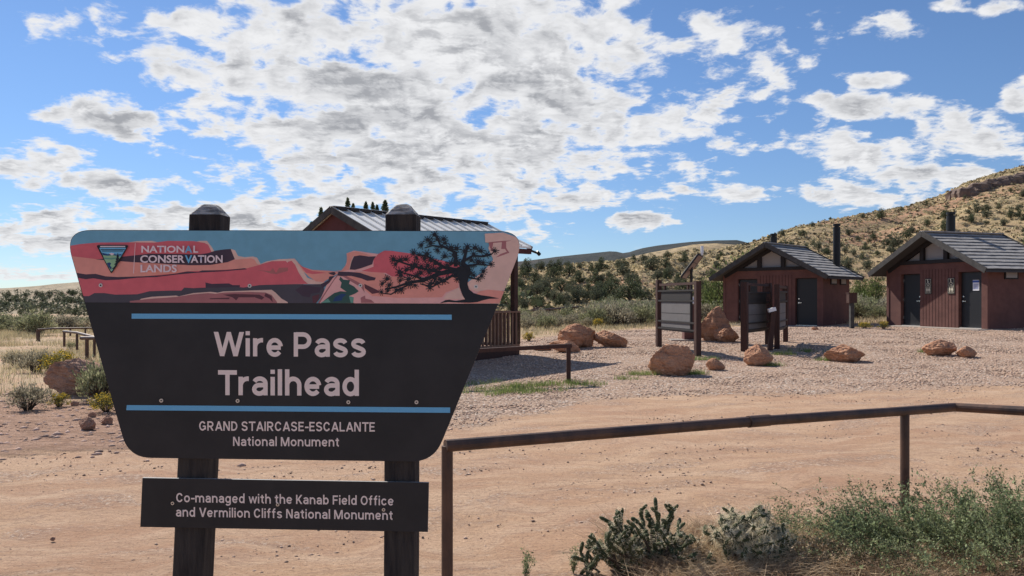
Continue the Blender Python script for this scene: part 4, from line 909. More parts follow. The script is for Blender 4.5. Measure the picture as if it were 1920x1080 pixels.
# ------------------------------------------------------------------ boulders
def boulder(label, x, y, wx, wy, hz_, seed, m='rock', sub=6, rz=0.0, tilt=0.0, sink=.16, cuts=5, name='boulder', cat='boulder', group=None):
    import bmesh
    bm = bmesh.new(); bmesh.ops.create_icosphere(bm, subdivisions=sub, radius=1); r_ = random.Random(seed); pl = []
    for i in range(cuts+4):
        d = Vector((r_.uniform(-1, 1), r_.uniform(-1, .8), r_.uniform(-.3, 1))).normalized(); pl.append((d, r_.uniform(.56, .88)))
    for v_ in bm.verts:
        p = v_.co.copy(); n0 = p.normalized()
        rad = 1+.20*noise.noise(n0*1.3+Vector((seed, 0, 0)))+.10*noise.noise(n0*3+Vector((0, seed, 0)))
        q = n0*rad
        for d, e in pl:
            s_ = q.dot(d)-e
            if s_ > 0: q -= d*s_*.93
        q += n0*(.055*noise.fractal(n0*4+Vector((seed, seed, 0)), .75, 2.1, 6) +.03*noise.noise(n0*11) - .06*max(0, .16-abs(noise.noise(n0*1.7+Vector((3, seed, 1)))))/.16)
        v_.co = Vector((q.x*wx/2, q.y*wy/2, q.z*hz_/2*1.1))
    bm.transform(Matrix.Rotation(R(tilt), 4, 'Y'))
    zs = [v_.co.z for v_ in bm.verts]; zmin = min(zs); zmax = max(zs); want = hz_; 
    for v_ in bm.verts: v_.co.z = (v_.co.z-zmin)/(zmax-zmin)*want*(1+sink)-want*sink
    me = bpy.data.meshes.new(name); bm.to_mesh(me); bm.free(); me.materials.append(M[m]); me.polygons.foreach_set('use_smooth', [True]*len(me.polygons))
    o = bpy.data.objects.new(name, me); COL.objects.link(o); o.location = (x, y, gz(x, y)); o.rotation_euler.z = R(rz); tag(o, label, cat, group); return o
def bpx(label, pxc, pyb, wpx, hpx, seed, depth=.8, **k_):
    c_ = gp(pxc, pyb, 60); s_ = c_.y/F; w = wpx*s_; dd = w*depth
    y = c_.y+dd*.4; x = c_.x*(y/c_.y); return boulder(label, x, y, w*1.04, dd, hpx*s_*1.02, seed, **k_)
bpx('big rounded red boulder with flat left face on the gravel in front of the board', 1257, 705, 86, 57, 11, rz=10, tilt=8, cuts=6)
bpx('small red rock on the gravel between two boulders', 1342, 695, 34, 22, 5, tilt=5)
bpx('rough red boulder with tuft of dry grass below the wide board post', 1418, 687, 54, 40, 8, cuts=4)
bpx('low flat red boulder on the gravel, in front of the farther hut', 1581, 680, 74, 32, 14, cuts=5)
bpx('low red boulder with angular right side on gravel in front of the nearer hut', 1760, 668, 62, 29, 21, cuts=6)
bpx('small pointed red rock touching the boulder before the nearer hut', 1810, 671, 40, 21, 26, cuts=5)
bpx('tall jagged red boulder standing between the boards and the farther hut', 1340, 640, 62, 64, 31, depth=.7, cuts=7, sub=5)
bpx('rounded red boulder at the right foot of the tall jagged boulder', 1361, 642, 44, 32, 37, depth=1.0, cuts=3)
bpx('long ridge shaped red boulder at the back of the group near the sagebrush', 1086, 652, 78, 44, 41, depth=.6, cuts=5)
bpx('red boulder leaning against the front of the group, half behind the rail', 1068, 654, 54, 34, 43, depth=.7, cuts=4)
bpx('dark low red boulder at the right end of the boulder group', 1146, 652, 60, 31, 47, depth=.7, tilt=14, cuts=5)
bpx('flat red slab boulder at the front left foot of the boulder group', 1060, 662, 60, 22, 53, depth=.7, tilt=10, cuts=6)
bpx('thin pale stone lying flat left of the boulder group', 1016, 658, 36, 6, 59, cuts=5)
bpx('tiny stone lying on gravel by the farther hut door', 1528, 619, 14, 6, 61, sub=3)
bpx('large smooth pink boulder in the brush left of the sign', 156, 744, 150, 70, 67, m='rockdark', depth=.6, tilt=10, cuts=5)
bpx('pale round rock below the brush left of the sign', 164, 808, 32, 25, 71, m='rockdark', cuts=4)
bpx('brownish rock right beside the pale round rock', 201, 797, 24, 17, 73, m='rockdark', cuts=4)
bpx('small tan stone sitting on the dirt edge under the pink boulder', 139, 763, 17, 11, 79, m='rockdark', sub=4)
bpx('small stone behind the pale round rock', 173, 783, 17, 11, 83, m='rockdark', sub=4)
bpx('dark fist sized stone alone on the dirt lot left of the plaque', 99, 1016, 9, 7, 89, m='rockdark', sub=3)

# ------------------------------------------------------------------ far rails
def low_rail(label, pts, posts, r=.05, lower=False, m='steel'):
    b0 = W(*pts[0]); o = thing('rail_fence', label, 'fence', (b0.x, b0.y, gz(b0.x, b0.y))); off = o.location
    mb = MB(); mb.tube([W(*p)-off for p in pts], r, 8); mb.build('rail', m, o)
    if lower: mb = MB(); mb.tube([W(p[0], p[1]+lower, p[2])-off for p in pts], r*.8, 8); mb.build('rail', m, o)
    for px, ty, by in posts:
        D_ = np.interp(px, [p[0] for p in pts], [p[2] for p in pts]); t = W(px, ty, D_)-off; b_ = W(px, by, D_)-off; mb = MB(); mb.tube([t, b_], r, 8); mb.build('post', m, o)
low_rail('dark brown pipe rail running off behind the brush at far left', [(70, 618, 30), (100, 616, 31), (175, 615, 32), (300, 614, 33)], [(69.5, 618, 643), (73.5, 618, 643), (132, 616, 630), (160, 616, 632), (230, 615, 632)], .036)
low_rail('pale topped curved pipe rail left of the sign', [(119, 621.5, 23), (145, 624, 22), (172, 631, 20.5), (215, 640, 19)], [(120.5, 622, 650), (144.5, 625, 656), (177, 632, 670), (215, 640, 680)], .036)
low_rail('short dark rail end on a thick post close to the sign edge', [(152, 634, 19.5), (185, 634, 19), (250, 636, 18.5)], [(163, 635, 682), (245, 636, 690)], .046)
low_rail('low dark rail fence in front of the junipers right of the cabin', [(985, 583, 44), (1030, 580, 46), (1060, 577, 48), (1092, 575, 50)], [(1007, 582, 598), (1030, 580, 592), (1048, 578, 592), (1062, 577, 588), (1066, 577, 588)], .06)
low_rail('long thin dark rail fence far behind the sagebrush', [(1000, 579, 56), (1090, 574, 60), (1200, 574, 64)], [(1040, 577, 588), (1090, 575, 586), (1140, 575, 586), (1190, 575, 586)], .06)

# ------------------------------------------------------------------ vegetation
def runit(r_, n_):
    v_ = r_.normal(size=(n_, 3)); return v_/np.linalg.norm(v_, axis=1, keepdims=True)
def leaf_quads(P_, s, r_, asp=.5, up=0.0, dirs=None):
    P_ = np.asarray(P_); n_ = len(P_); d = runit(r_, n_) if dirs is None else dirs+runit(r_, n_)*.5
    d[:, 2] += up; d /= np.linalg.norm(d, axis=1, keepdims=True); q = np.cross(d, runit(r_, n_)); q /= np.linalg.norm(q, axis=1, keepdims=True)+1e-9
    s = np.asarray(s).reshape(-1, 1)*np.ones((n_, 1)); V = np.stack([P_-d*s/2, P_+q*s*asp/2, P_+d*s/2, P_-q*s*asp/2], 1).reshape(-1, 3)
    return V, np.arange(n_*4).reshape(-1, 4)
def strands(L, w, r_):
    """L (N,K,3) polylines -> tapering flat ribbons"""
    L = np.asarray(L); n_, K, _ = L.shape; d = L[:, -1]-L[:, 0]; q = np.cross(d, runit(r_, n_)); q /= np.linalg.norm(q, axis=1, keepdims=True)+1e-9
    tw = np.linspace(1, .15, K)[None, :, None]; w = np.asarray(w).reshape(-1, 1, 1)*np.ones((n_, 1, 1)); A_ = L-q[:, None]*w*tw/2; B_ = L+q[:, None]*w*tw/2
    V = np.stack([A_, B_], 2).reshape(-1, 3); base = (np.arange(n_)*K*2)[:, None]+(np.arange(K-1)*2)[None]; base = base.ravel()
    return V, np.stack([base, base+1, base+3, base+2], 1)
def merge(parts):
    V = []; Fc = []; mi = []; o_ = 0
    for v_, f_, m_ in parts: V.append(v_); Fc.append(f_+o_); mi.append(np.full(len(f_), m_)); o_ += len(v_)
    return np.concatenate(V), np.concatenate(Fc), np.concatenate(mi)
def archetype(name, label, cat, group): return thing(name, label, cat, (0, 0, 0), 0, group)
def juniper(seed, w=3.0, h=2.6, n_=2600, leaf=.15, m='juniper', name='juniper_tree', trunk=True, cols=15):
    r_ = np.random.default_rng(seed); C_ = []; 
    for i in range(cols):
        a_ = r_.uniform(0, 2*np.pi); rr_ = w*.36*np.sqrt(r_.uniform()); zz = h*(.16+.56*r_.uniform()*(1-(rr_/(w*.42))**2*.6)); C_.append((rr_*np.cos(a_), rr_*np.sin(a_), zz, w*r_.uniform(.13, .22)))
    C_.append((0, 0, h*.72, w*.2)); C_ = np.array(C_); k_ = r_.integers(0, len(C_), n_); U = runit(r_, n_); rad = C_[k_, 3]*(.45+.6*r_.uniform(size=n_)**.6)
    P_ = C_[k_, :3]+U*rad[:, None]*np.array([1, 1, .95]); P_[:, 2] = np.where(P_[:, 2] < .04*h, r_.uniform(.04, .35, n_)*h, P_[:, 2])
    V, Fc = leaf_quads(P_, leaf*r_.uniform(.6, 1.3, n_), r_, .6, .35, dirs=U)
    o = archetype(name, None, None, None)
    npmesh('crown', V, Fc, m, o)
    if trunk:
        mb = MB()
        mb.tube([(0, 0, -.2), (.05, 0, h*.2), (0, .05, h*.5)], [.14*w/3, .12*w/3, .05*w/3], 7)
        for c_ in C_[:7]: mb.tube([(.03, 0, h*.12), tuple(c_[:3]*[.6, .6, .62]), tuple(c_[:3])], [.07*w/3, .05*w/3, .02], 5)
        mb.build('trunk', 'bark', o)
    return o
def shrub(seed, w, h, n_, leaf, m, name, stem='bark', ns=70, m2=None, tips=0, droop=.2, fill=.5):
    r_ = np.random.default_rng(seed); a_ = r_.uniform(0, 2*np.pi, ns); el = r_.uniform(.25, 1.45, ns); ln = r_.uniform(.7, 1.05, ns)
    d = np.stack([np.cos(a_)*np.cos(el)*w/2, np.sin(a_)*np.cos(el)*w/2, np.sin(el)*h], 1)*ln[:, None]; t = np.linspace(0, 1, 5)[None, :, None]
    b0 = np.stack([np.cos(a_), np.sin(a_), 0*a_], 1)*.06*w; L = b0[:, None]+d[:, None]*t+np.array([0, 0, 1])*(droop*h*np.sin(t*np.pi))*np.cos(el)[:, None, None]+r_.normal(size=(ns, 5, 3))*.03*w*t
    o = archetype(name, None, None, None); V, Fc = strands(L, .018*w, r_); npmesh('stems', V, Fc, stem, o)
    k_ = r_.integers(0, ns, n_); tt = fill+(1-fill)*r_.uniform(size=n_)**.8; seg = np.minimum((tt*4).astype(int), 3); fr = tt*4-seg
    P_ = L[k_, seg]*(1-fr[:, None])+L[k_, seg+1]*fr[:, None]+r_.normal(size=(n_, 3))*.045*w; P_[:, 2] = np.maximum(P_[:, 2], .02)
    V, Fc = leaf_quads(P_, leaf*r_.uniform(.6, 1.4, n_), r_, .5, .5, dirs=d[k_]/np.linalg.norm(d[k_], axis=1, keepdims=True))
    parts_ = [(V, Fc, 0)]
    if tips:
        k_ = r_.integers(0, ns, tips); P_ = L[k_, -1]*r_.uniform(.9, 1.05, (tips, 1))+r_.normal(size=(tips, 3))*.035*w; P_[:, 2] = np.maximum(P_[:, 2], .05)
        V, Fc = leaf_quads(P_, leaf*.8, r_, .8); parts_.append((V, Fc, 1))
    V, Fc, mi_ = merge(parts_); npmesh('foliage', V, Fc, [m, m2] if tips else m, o, mi_ if tips else None)
    return o
used = set()
def place(proto, x, y, s, rz, label, cat, group, z=None, sz=1.0):
    o = proto if proto.name not in used and not used.add(proto.name) else copy_tree(proto)
    o.location = (x, y, (surf(x, y) if z is None else z)-.03*s); o.rotation_euler = (0, 0, rz); o.scale = (s, s, s*sz); tag(o, label, cat, group); return o
def hit(px, py, d0=40, d1=420):
    d = d0; st = 1.0
    while d < d1:
        p = W(px, py, d)
        if surf(p.x, p.y) > p.z: return p.x, p.y
        d += st; st = max(.5, d*.008)
    return None
JUN = [juniper(100+i, w=3.0, h=2.2+.25*i, n_=2400, m='juniper' if i % 2 else 'juniper2') for i in range(4)]
JG1 = 'junipers on the near slope behind the sagebrush'; JG2 = 'junipers scattered over the tan hillside'; JG3 = 'junipers on the low hill at far left'
rj = random.Random(12); taken = []
def put_j(px, py, wpx, label, group, maxd=420, gap=.9):
    h_ = hit(px, py, 46, maxd)
    if not h_: return False
    x, y = h_; s = wpx*y/F/2.7
    if not .35 < s < 1.9: s = min(max(s, .35), 1.9)
    for (tx, ty, ts) in taken:
        if (tx-x)**2+(ty-y)**2 < (gap*(ts+s))**2: return False
    taken.append((x, y, s)); place(rj.choice(JUN), x, y, s, rj.uniform(0, 6.28), label, 'tree', group); return True
L1 = 'dark green rounded juniper on the lower slope behind the sagebrush'
for a_, b_, w_ in [(130, 370, 110), (230, 355, 80), (325, 350, 90), (395, 360, 90), (180, 460, 110), (340, 420, 100), (470, 400, 100), (260, 510, 130), (400, 520, 120), (490, 490, 60), (540, 600, 130), (590, 590, 90), (690, 590, 150), (800, 570, 160), (680, 455, 110), (740, 465, 90), (820, 500, 110), (960, 580, 200), (1090, 580, 110), (900, 330, 100), (690, 370, 70), (730, 345, 90), (650, 370, 60), (910, 390, 100), (1140, 345, 140), (1080, 285, 60), (990, 290, 50), (1190, 430, 90), (1280, 410, 90), (1270, 270, 60), (1415, 305, 80), (1670, 345, 60), (1035, 500, 80), (625, 530, 50), (800, 420, 60), (200, 640, 90), (120, 590, 80), (350, 600, 100), (440, 620, 110), (450, 335, 50), (380, 325, 50), (555, 350, 50), (1570, 520, 100), (95, 420, 60), (150, 540, 80), (60, 500, 90), (1000, 440, 60), (1350, 480, 60)]:
    put_j(960+a_/4.364, 420+b_/4.364+.38*w_/4.364, w_/4.364*1.25, L1, JG1, gap=.55)
for i in range(60):
    px = rj.uniform(970, 1420); put_j(px, rj.uniform(530, 600) if px < 1240 else rj.uniform(500, 600), rj.uniform(16, 34), L1, JG1)
L2 = 'small dark juniper dotted on the dry tan hillside'
for a_, b_, w_ in [(455, 450, 40), (245, 515, 50), (935, 380, 70), (1245, 308, 36), (710, 505, 55), (770, 555, 45), (880, 540, 60), (495, 600, 60), (415, 610, 50), (310, 585, 36), (1010, 575, 130), (1000, 635, 60), (1105, 520, 80), (1150, 485, 60), (1245, 445, 60), (1375, 380, 80), (1555, 415, 70), (1600, 350, 60), (1660, 340, 60), (1740, 325, 40), (1885, 340, 50), (1830, 385, 70), (1890, 385, 60), (1660, 395, 60), (640, 515, 28), (800, 680, 50), (835, 730, 85), (680, 730, 110), (1660, 440, 36), (1780, 435, 60), (805, 395, 40), (1370, 475, 90), (460, 580, 40), (560, 640, 60), (650, 595, 40), (1075, 345, 30), (1390, 325, 30), (580, 410, 18), (160, 535, 36), (820, 605, 50), (470, 690, 70), (550, 720, 60), (905, 650, 36), (740, 655, 50), (920, 770, 80)]:
    put_j(1400+a_/3.692, 300+b_/3.692+.36*w_/3.692, w_/3.692*1.1, L2, JG2, gap=.5)
for i in range(70):
    px = rj.uniform(1330, 2100); sky_y = interp(px, HILLS['near']['sk']); put_j(px, sky_y+rj.uniform(.12, 1)**1.3*(590-sky_y), rj.uniform(6, 17), L2, JG2)
L3 = 'small dark juniper in the belt across the low hill at far left'
for i in range(110): put_j(rj.uniform(-60, 190), rj.uniform(552, 594), rj.uniform(9, 15), L3, JG3, gap=.7)
# the rest of the junipers on that hill, too many to count
def woodland(n_, pxr, pyr, seed, name, label, lf=.5, per=26, m='juniper'):
    r_ = np.random.default_rng(seed); Ps = []; R3 = random.Random(seed)
    for i in range(n_):
        h_ = hit(R3.uniform(*pxr), R3.uniform(*pyr), 46, 600)
        if h_: Ps.append((h_[0], h_[1], surf(*h_), R3.uniform(.7, 1.5)))
    A_ = np.array(Ps); k_ = np.repeat(np.arange(len(A_)), per); U = runit(r_, len(k_)); U[:, 2] = np.abs(U[:, 2])
    P_ = A_[k_, :3]+U*A_[k_, 3:4]*np.array([1, 1, 1.3])
    V, Fc = leaf_quads(P_, lf*r_.uniform(.7, 1.3, len(k_)), r_, .8); o = npmesh(name, V, Fc, m); tag(o, label, kind='stuff')
woodland(620, (-250, 240), (549, 594), 5, 'juniper_woodland', 'belt of small junipers across the low left hill', .5, 16, m='juniper2')
woodland(200, (240, 1000), (530, 590), 6, 'juniper_woodland', 'scattered junipers on the low hill behind the sign', .6, 16)
def scrub(n_, seed, name, label, m='scrub'):
    r_ = np.random.default_rng(seed); R3 = random.Random(seed); Ps = []
    h = HILLS['near']
    while len(Ps) < n_:
        px = R3.uniform(930, 2150); d0 = interp(px, h['d0']); dc = interp(px, h['dc']); t = R3.uniform(0, 1)**.8; d = d0+(dc-d0)*t*1.0
        x = (px-960)/F*d; Ps.append((x, d, surf(x, d), R3.uniform(.16, .45)*(.6+.5*d/120)))
    A_ = np.array(Ps); per = 9; k_ = np.repeat(np.arange(len(A_)), per); U = runit(r_, len(k_)); U[:, 2] = np.abs(U[:, 2]); P_ = A_[k_, :3]+U*A_[k_, 3:4]*np.array([1, 1, .8])*.7
    V, Fc = leaf_quads(P_, A_[k_, 3]*r_.uniform(.6, 1.1, len(k_)), r_, .8); o = npmesh(name, V, Fc, m); tag(o, label, kind='stuff')
scrub(5000, 15, 'hillside_scrub', 'low dark brush speckling the tan hillside'); scrub(9000, 16, 'hillside_grass', 'dry pale bunch grass on the hillside', 'drytan')
# outcrop near the top right
def outcrop(pts, hgt, seed, label):
    V = []; mb = MB(); R3 = random.Random(seed); base = None
    for i in range(len(pts)-1):
        for q in range(14):
            t = (q+R3.random()*.6)/14; px = pts[i][0]+(pts[i+1][0]-pts[i][0])*t; py = pts[i][1]+(pts[i+1][1]-pts[i][1])*t; h_ = hit(px, py, 60, 400)
            if not h_: continue
            x, y = h_; z = surf(x, y)
            if base is None: base = Vector((x, y, z))
            w = R3.uniform(1.3, 2.4); hh = hgt*R3.uniform(.3, 1.1); k_ = 7; ring = []
            for lv, zz in ((1.0, -1.0), (1.05, hh*.4), (.92, hh*.8), (.6, hh)):
                for s_ in range(k_):
                    a_ = s_*2*math.pi/k_; rr_ = w*lv*(1+.28*noise.noise(Vector((x+math.cos(a_)*2, y+math.sin(a_)*2, zz*1.5)))); ring.append((x+rr_*math.cos(a_)-base.x, y+rr_*math.sin(a_)*.8-base.y, z+zz+.3*noise.noise(Vector((x, y, s_)))-base.z))
            fs = [(l*k_+s_, l*k_+(s_+1) % k_, (l+1)*k_+(s_+1) % k_, (l+1)*k_+s_) for l in range(3) for s_ in range(k_)]+[tuple(3*k_+s_ for s_ in range(k_))]
            mb.add(ring, fs)
    o = mb.build('rock_outcrop', 'hillrock', loc=base); tag(o, label, 'rock outcrop')
outcrop([(1788, 371), (1815, 366), (1840, 357), (1870, 350), (1900, 342), (1935, 334)], 1.7, 4, 'dark ledge of broken rock near the top of the right hillside')

# sagebrush flats
SAGE = [shrub(200+i, 1.5, .95, 1500, .085, 'sage' if i % 2 == 0 else 'sage2', 'sagebrush') for i in range(4)]
RAB = [shrub(220+i, 1.0, .7, 900, .06, 'rabbit', 'rabbitbrush', m2='yellow', tips=500) for i in range(2)]
SL = 'grey green sagebrush in the brush belt behind the gravel pad'; SG = 'sagebrush behind the gravel pad'
rs = random.Random(33); cnt = 0
for i in range(4000):
    px = rs.uniform(975, 1700); d = rs.uniform(31, 49); x = (px-960)/F*d
    bk = np.interp(x, [-8, -1, 1, 5, 9, 13, 17, 22], [25.5, 26.5, 30, 34.5, 38.5, 41, 38, 38])
    if d < bk or (px < 1110 and 42 < d): continue
    if math.hypot(x-12, d-36.5) < 3.6 or math.hypot(x-18, d-30) < 3.6: continue
    if any((x-a_)**2+(d-b_)**2 < .62 for a_, b_, *_ in taken[-260:]): continue
    taken.append((x, d, 0)); place(rs.choice(SAGE), x, d, rs.uniform(.7, 1.35)*(.62 if px < 1110 else 1), rs.uniform(0, 6.28), SL, 'shrub', SG, sz=rs.uniform(.8, 1.15)); cnt += 1
    if cnt > 190: break
SL2 = 'grey green bush on the open flat at the left edge'; SG2 = 'bushes on the left flat'
cnt = 0
for i in range(1500):
    px = rs.uniform(-60, 200); d = rs.uniform(20, 58); x = (px-960)/F*d
    if d < 34 and rs.random() > .04: continue
    if 34 < d and px > 75 and d < 46: continue
    if any((x-a_)**2+(d-b_)**2 < .9 for a_, b_, *_ in taken[-60:]): continue
    taken.append((x, d, 0)); place(rs.choice(SAGE), x, d, rs.uniform(.6, 1.25)*(1 if d > 34 else .5), rs.uniform(0, 6.28), SL2, 'shrub', SG2); cnt += 1
    if cnt > 70: break
def pshrub(proto, px, pyb, wpx, label, cat='shrub', base_w=1.5, sz=1.0, group=None):
    c_ = gp(px, pyb, 60); s = wpx/F*c_.y/base_w; place(proto, c_.x, c_.y+base_w*s*.3, s, rs.uniform(0, 6.28), label, cat, group, sz=sz)
pshrub(SAGE[0], 36, 773, 84, 'olive green bush at the left edge below the slab of red ground'); pshrub(SAGE[1], 172, 755, 100, 'feathery grey sagebrush covering the front of the pink boulder', sz=1.25)
pshrub(SAGE[3], 206, 745, 70, 'tall grey sagebrush right of the pink boulder beside the sign edge', sz=1.4); pshrub(RAB[0], 100, 702, 66, 'yellow green rabbitbrush behind the left end of the pink boulder', base_w=1.0)
pshrub(RAB[1], 104, 765, 40, 'small yellow rabbitbrush below the pink boulder', base_w=1.0); pshrub(RAB[0], 190, 775, 58, 'yellow rabbitbrush beside the sign edge below the sagebrush', base_w=1.0)
pshrub(SAGE[2], 55, 700, 70, 'pale green low bush on the left flat behind the red ground'); pshrub(SAGE[2], 20, 690, 50, 'pale green low bush at the very left edge'); pshrub(SAGE[3], 130, 655, 22, 'little round bush in front of the curved pipe rail')
pshrub(RAB[1], 1122, 616, 28, 'bright yellow rabbitbrush behind the boulder group', base_w=1.0); pshrub(RAB[0], 1655, 592, 26, 'yellow rabbitbrush against the left wall of the nearer hut', base_w=1.0); pshrub(RAB[1], 1660, 617, 22, 'small yellow rabbitbrush at the foot of the nearer hut', base_w=1.0)
pshrub(RAB[0], 992, 640, 26, 'yellow green rabbitbrush right behind the porch railing', base_w=1.0); pshrub(RAB[1], 1625, 616, 30, 'low yellow green rabbitbrush beside the box post', base_w=1.0, sz=.6)
# willows and taller trees
WIL = [shrub(300+i, 2.6, 3.0, 2600, .12, 'willow', 'willow_shrub', ns=90, droop=.05, fill=.3) for i in range(2)]
def at(px, d): x = (px-960)/F*d; return x, d
for px, d, s, lb in [(1385, 41, 1.15, 'tall feathery green willow right behind the farther hut, nearest its eave'), (1352, 42, 1.0, 'feathery green willow behind the tall jagged boulder'), (1420, 44, 1.35, 'tallest green willow showing above the left roof slope of the farther hut'), (1330, 43, .75, 'short green willow left end of the willow clump'),
                     (1640, 50, .85, 'light green bush on the slope between the two huts'), (1612, 52, .7, 'light green bush left in the gap between the two huts'), (1945, 50, 1.7, 'bright green tree showing past the right end of the nearer hut')]:
    x, y = at(px, d); place(rj.choice(WIL), x, y, s, rj.uniform(0, 6), lb, 'shrub', None)
for px, d, s in [(96, 58, .5), (112, 60, .6), (130, 60, .62), (146, 59, .66), (163, 60, .6), (182, 60, .66), (205, 60, .66)]:
    x, y = at(px, d); place(rj.choice(JUN), x, y, s, rj.uniform(0, 6), 'dark round tree in the row behind the pipe rails at left', 'tree', 'trees behind the pipe rails at left')
def spire(seed, h, w):
    r_ = np.random.default_rng(seed); n_ = 4000; t = r_.uniform(.3, 1, n_)**.7; a_ = r_.uniform(0, 6.28, n_); rad = w/2*(1-t)**.55*r_.uniform(.1, 1, n_)*(.6+.4*np.sin(t*40+a_*2))
    P_ = np.stack([rad*np.cos(a_), rad*np.sin(a_), t*h], 1); V, Fc = leaf_quads(P_, .16*r_.uniform(.6, 1.3, n_), r_, .4, .4)
    o = archetype('pine_tree', None, None, None); npmesh('crown', V, Fc, 'conifer', o); mb = MB(); mb.tube([(0, 0, -.3), (0, 0, h*.5), (0, 0, h*.97)], [.12, .08, .02], 7); mb.build('trunk', 'bark', o); return o
for i, (px, py, d, lb) in enumerate([(602, 389, 38, 'slim pine tip left of the cabin roof peak'), (584, 416, 38, 'shortest slim pine tip just above the sign left of the cabin'), (652, 371, 40, 'slim pine tip right above the cabin roof peak'), (662, 381, 40, 'second slim pine tip above the cabin roof peak, shorter'), (686, 378, 41, 'thin pine tip above the middle of the roof, between two others'), (699, 379, 41, 'leftmost of the close pair of thin pine tips beside the post top'), (707, 384, 42, 'rightmost of the close pair of thin pine tips beside the post top'), (722, 375, 40, 'thicker dark pine tip touching the right sign post top')]):
    h_ = EYE+(HZ-py)/F*d; sp_ = spire(400+i, h_+1, 1.35 if i != 7 else 2.2); x, y = at(px, d); place(sp_, x, y, 1, 0, lb, 'tree', None, z=-1)

# ------------------------------------------------------------------ stones, pebbles and grass
ICO = np.array([(0, 0, 1), (.9, 0, .1), (.25, .85, 0), (-.75, .5, .1), (-.7, -.55, 0), (.3, -.85, .1), (0, 0, -1)]); ICF = np.array([(0, 1, 2), (0, 2, 3), (0, 3, 4), (0, 4, 5), (0, 5, 1), (6, 2, 1), (6, 3, 2), (6, 4, 3), (6, 5, 4), (6, 1, 5)])
def stones(name, P_, s, m, label, seed, flat=.6):
    r_ = np.random.default_rng(seed); n_ = len(P_); a_ = r_.uniform(0, 6.28, n_); c_, q = np.cos(a_), np.sin(a_); sc = s[:, None]*r_.uniform(.6, 1.25, (n_, 3))*np.array([1, 1, flat])
    T = ICO[None]*(1+r_.normal(size=(n_, 7, 1))*.14)*sc[:, None]; X_ = T[..., 0]*c_[:, None]-T[..., 1]*q[:, None]; Y_ = T[..., 0]*q[:, None]+T[..., 1]*c_[:, None]
    V = np.stack([X_, Y_, T[..., 2]], -1)+P_[:, None]; Fc = (np.arange(n_)*7)[:, None, None]+ICF[None]
    o = npmesh(name, V.reshape(-1, 3), Fc.reshape(-1, 3), m); tag(o, label, kind='stuff'); return o
def scatter(n_, xr, yr, mask, seed, pw=1.0):
    r_ = np.random.default_rng(seed); x = r_.uniform(*xr, n_*4); t = r_.uniform(size=n_*4)**pw; y = yr[0]+(yr[1]-yr[0])*t; keep = r_.uniform(size=n_*4) < mask(x, y)
    x, y = x[keep][:n_], y[keep][:n_]; return np.stack([x, y, G(x, y)], 1)
vis = lambda x, y: (np.abs(x/y) < .72)
P_ = scatter(42000, (-5, 20), (9, 31), lambda x, y: gravel_mask(x, y)**1.5*vis(x, y), 1, 1.5); r_ = np.random.default_rng(9)
stones('gravel', P_, r_.uniform(.012, .030, len(P_))*(.8+P_[:, 1]*.02), 'gravelstone', 'loose pale pinkish gravel', 2)
P_ = scatter(16000, (-9, 11), (3.2, 14), lambda x, y: (1-gravel_mask(x, y)*.8)*vis(x, y), 3, 1.3)
lump = np.array([max(0, noise.noise(Vector((a_*.5, b_*.9, 2)))+.25) for a_, b_ in P_[:, :2]]); keep = r_.uniform(size=len(P_)) < lump*1.6; P_ = P_[keep]
stones('pebbles', P_, .004+.016*r_.uniform(size=len(P_))**3, mat('road_pebble', (.50, .36, .27), .9, island=.5, col2=(.30, .20, .15), vscale=3), 'small pebbles on the dirt lot', 4)
P_ = scatter(2600, (-12, -2.4), (7.2, 13.5), lambda x, y: crust_mask(x, y)*vis(x, y), 5)
stones('rubble', P_, .010+.055*r_.uniform(size=len(P_))**4, mat('rubble_stone', (.46, .31, .24), .9, island=.4), 'broken reddish rubble at the edge of the lot', 6, flat=.45)
def blades(name, P_, h, m, label, seed, w=.008, lean=.35, per=1, spread=.03, kind='stuff', parent=None):
    r_ = np.random.default_rng(seed); P_ = np.repeat(P_, per, 0); n_ = len(P_); P_ = P_+np.c_[r_.normal(size=(n_, 2))*spread, np.zeros(n_)]; hh = h*r_.uniform(.5, 1.2, n_)
    a_ = r_.uniform(0, 6.28, n_); l_ = lean*r_.uniform(.1, 1.3, n_)*hh; t = np.linspace(0, 1, 4)[None, :, None]; d = np.stack([np.cos(a_)*l_, np.sin(a_)*l_, 0*a_], 1)
    L = P_[:, None]+np.array([0, 0, 1])*hh[:, None, None]*(t-.12*t*t)+d[:, None]*t**1.7; V, Fc = strands(L, w, r_); o = npmesh(name, V, Fc, m, parent)
    if kind: tag(o, label, kind=kind)
    return o
P_ = scatter(4600, (-26, -3.5), (13, 46), lambda x, y: (flat_mask(x, y) > .6)*(.25+.75*smst(15, 20, y))*(np.sin(x*1.1+y*.4)+np.sin(y*.9-x*.5) > -.1)*(np.abs(x/y) < .75), 21, 1.3)
blades('dry_grass', P_, .26, 'drytan', 'dry pale grass over the left flat', 22, w=.016, per=9, spread=.13, lean=.5)
P_ = scatter(2500, (-2, 22), (26, 47), lambda x, y: flat_mask(x, y)*vis(x, y), 23)
blades('dry_grass', P_, .22, 'drytan', 'dry grass between the sagebrush behind the gravel', 24, w=.02, per=9, spread=.15, lean=.5)
tufts = []
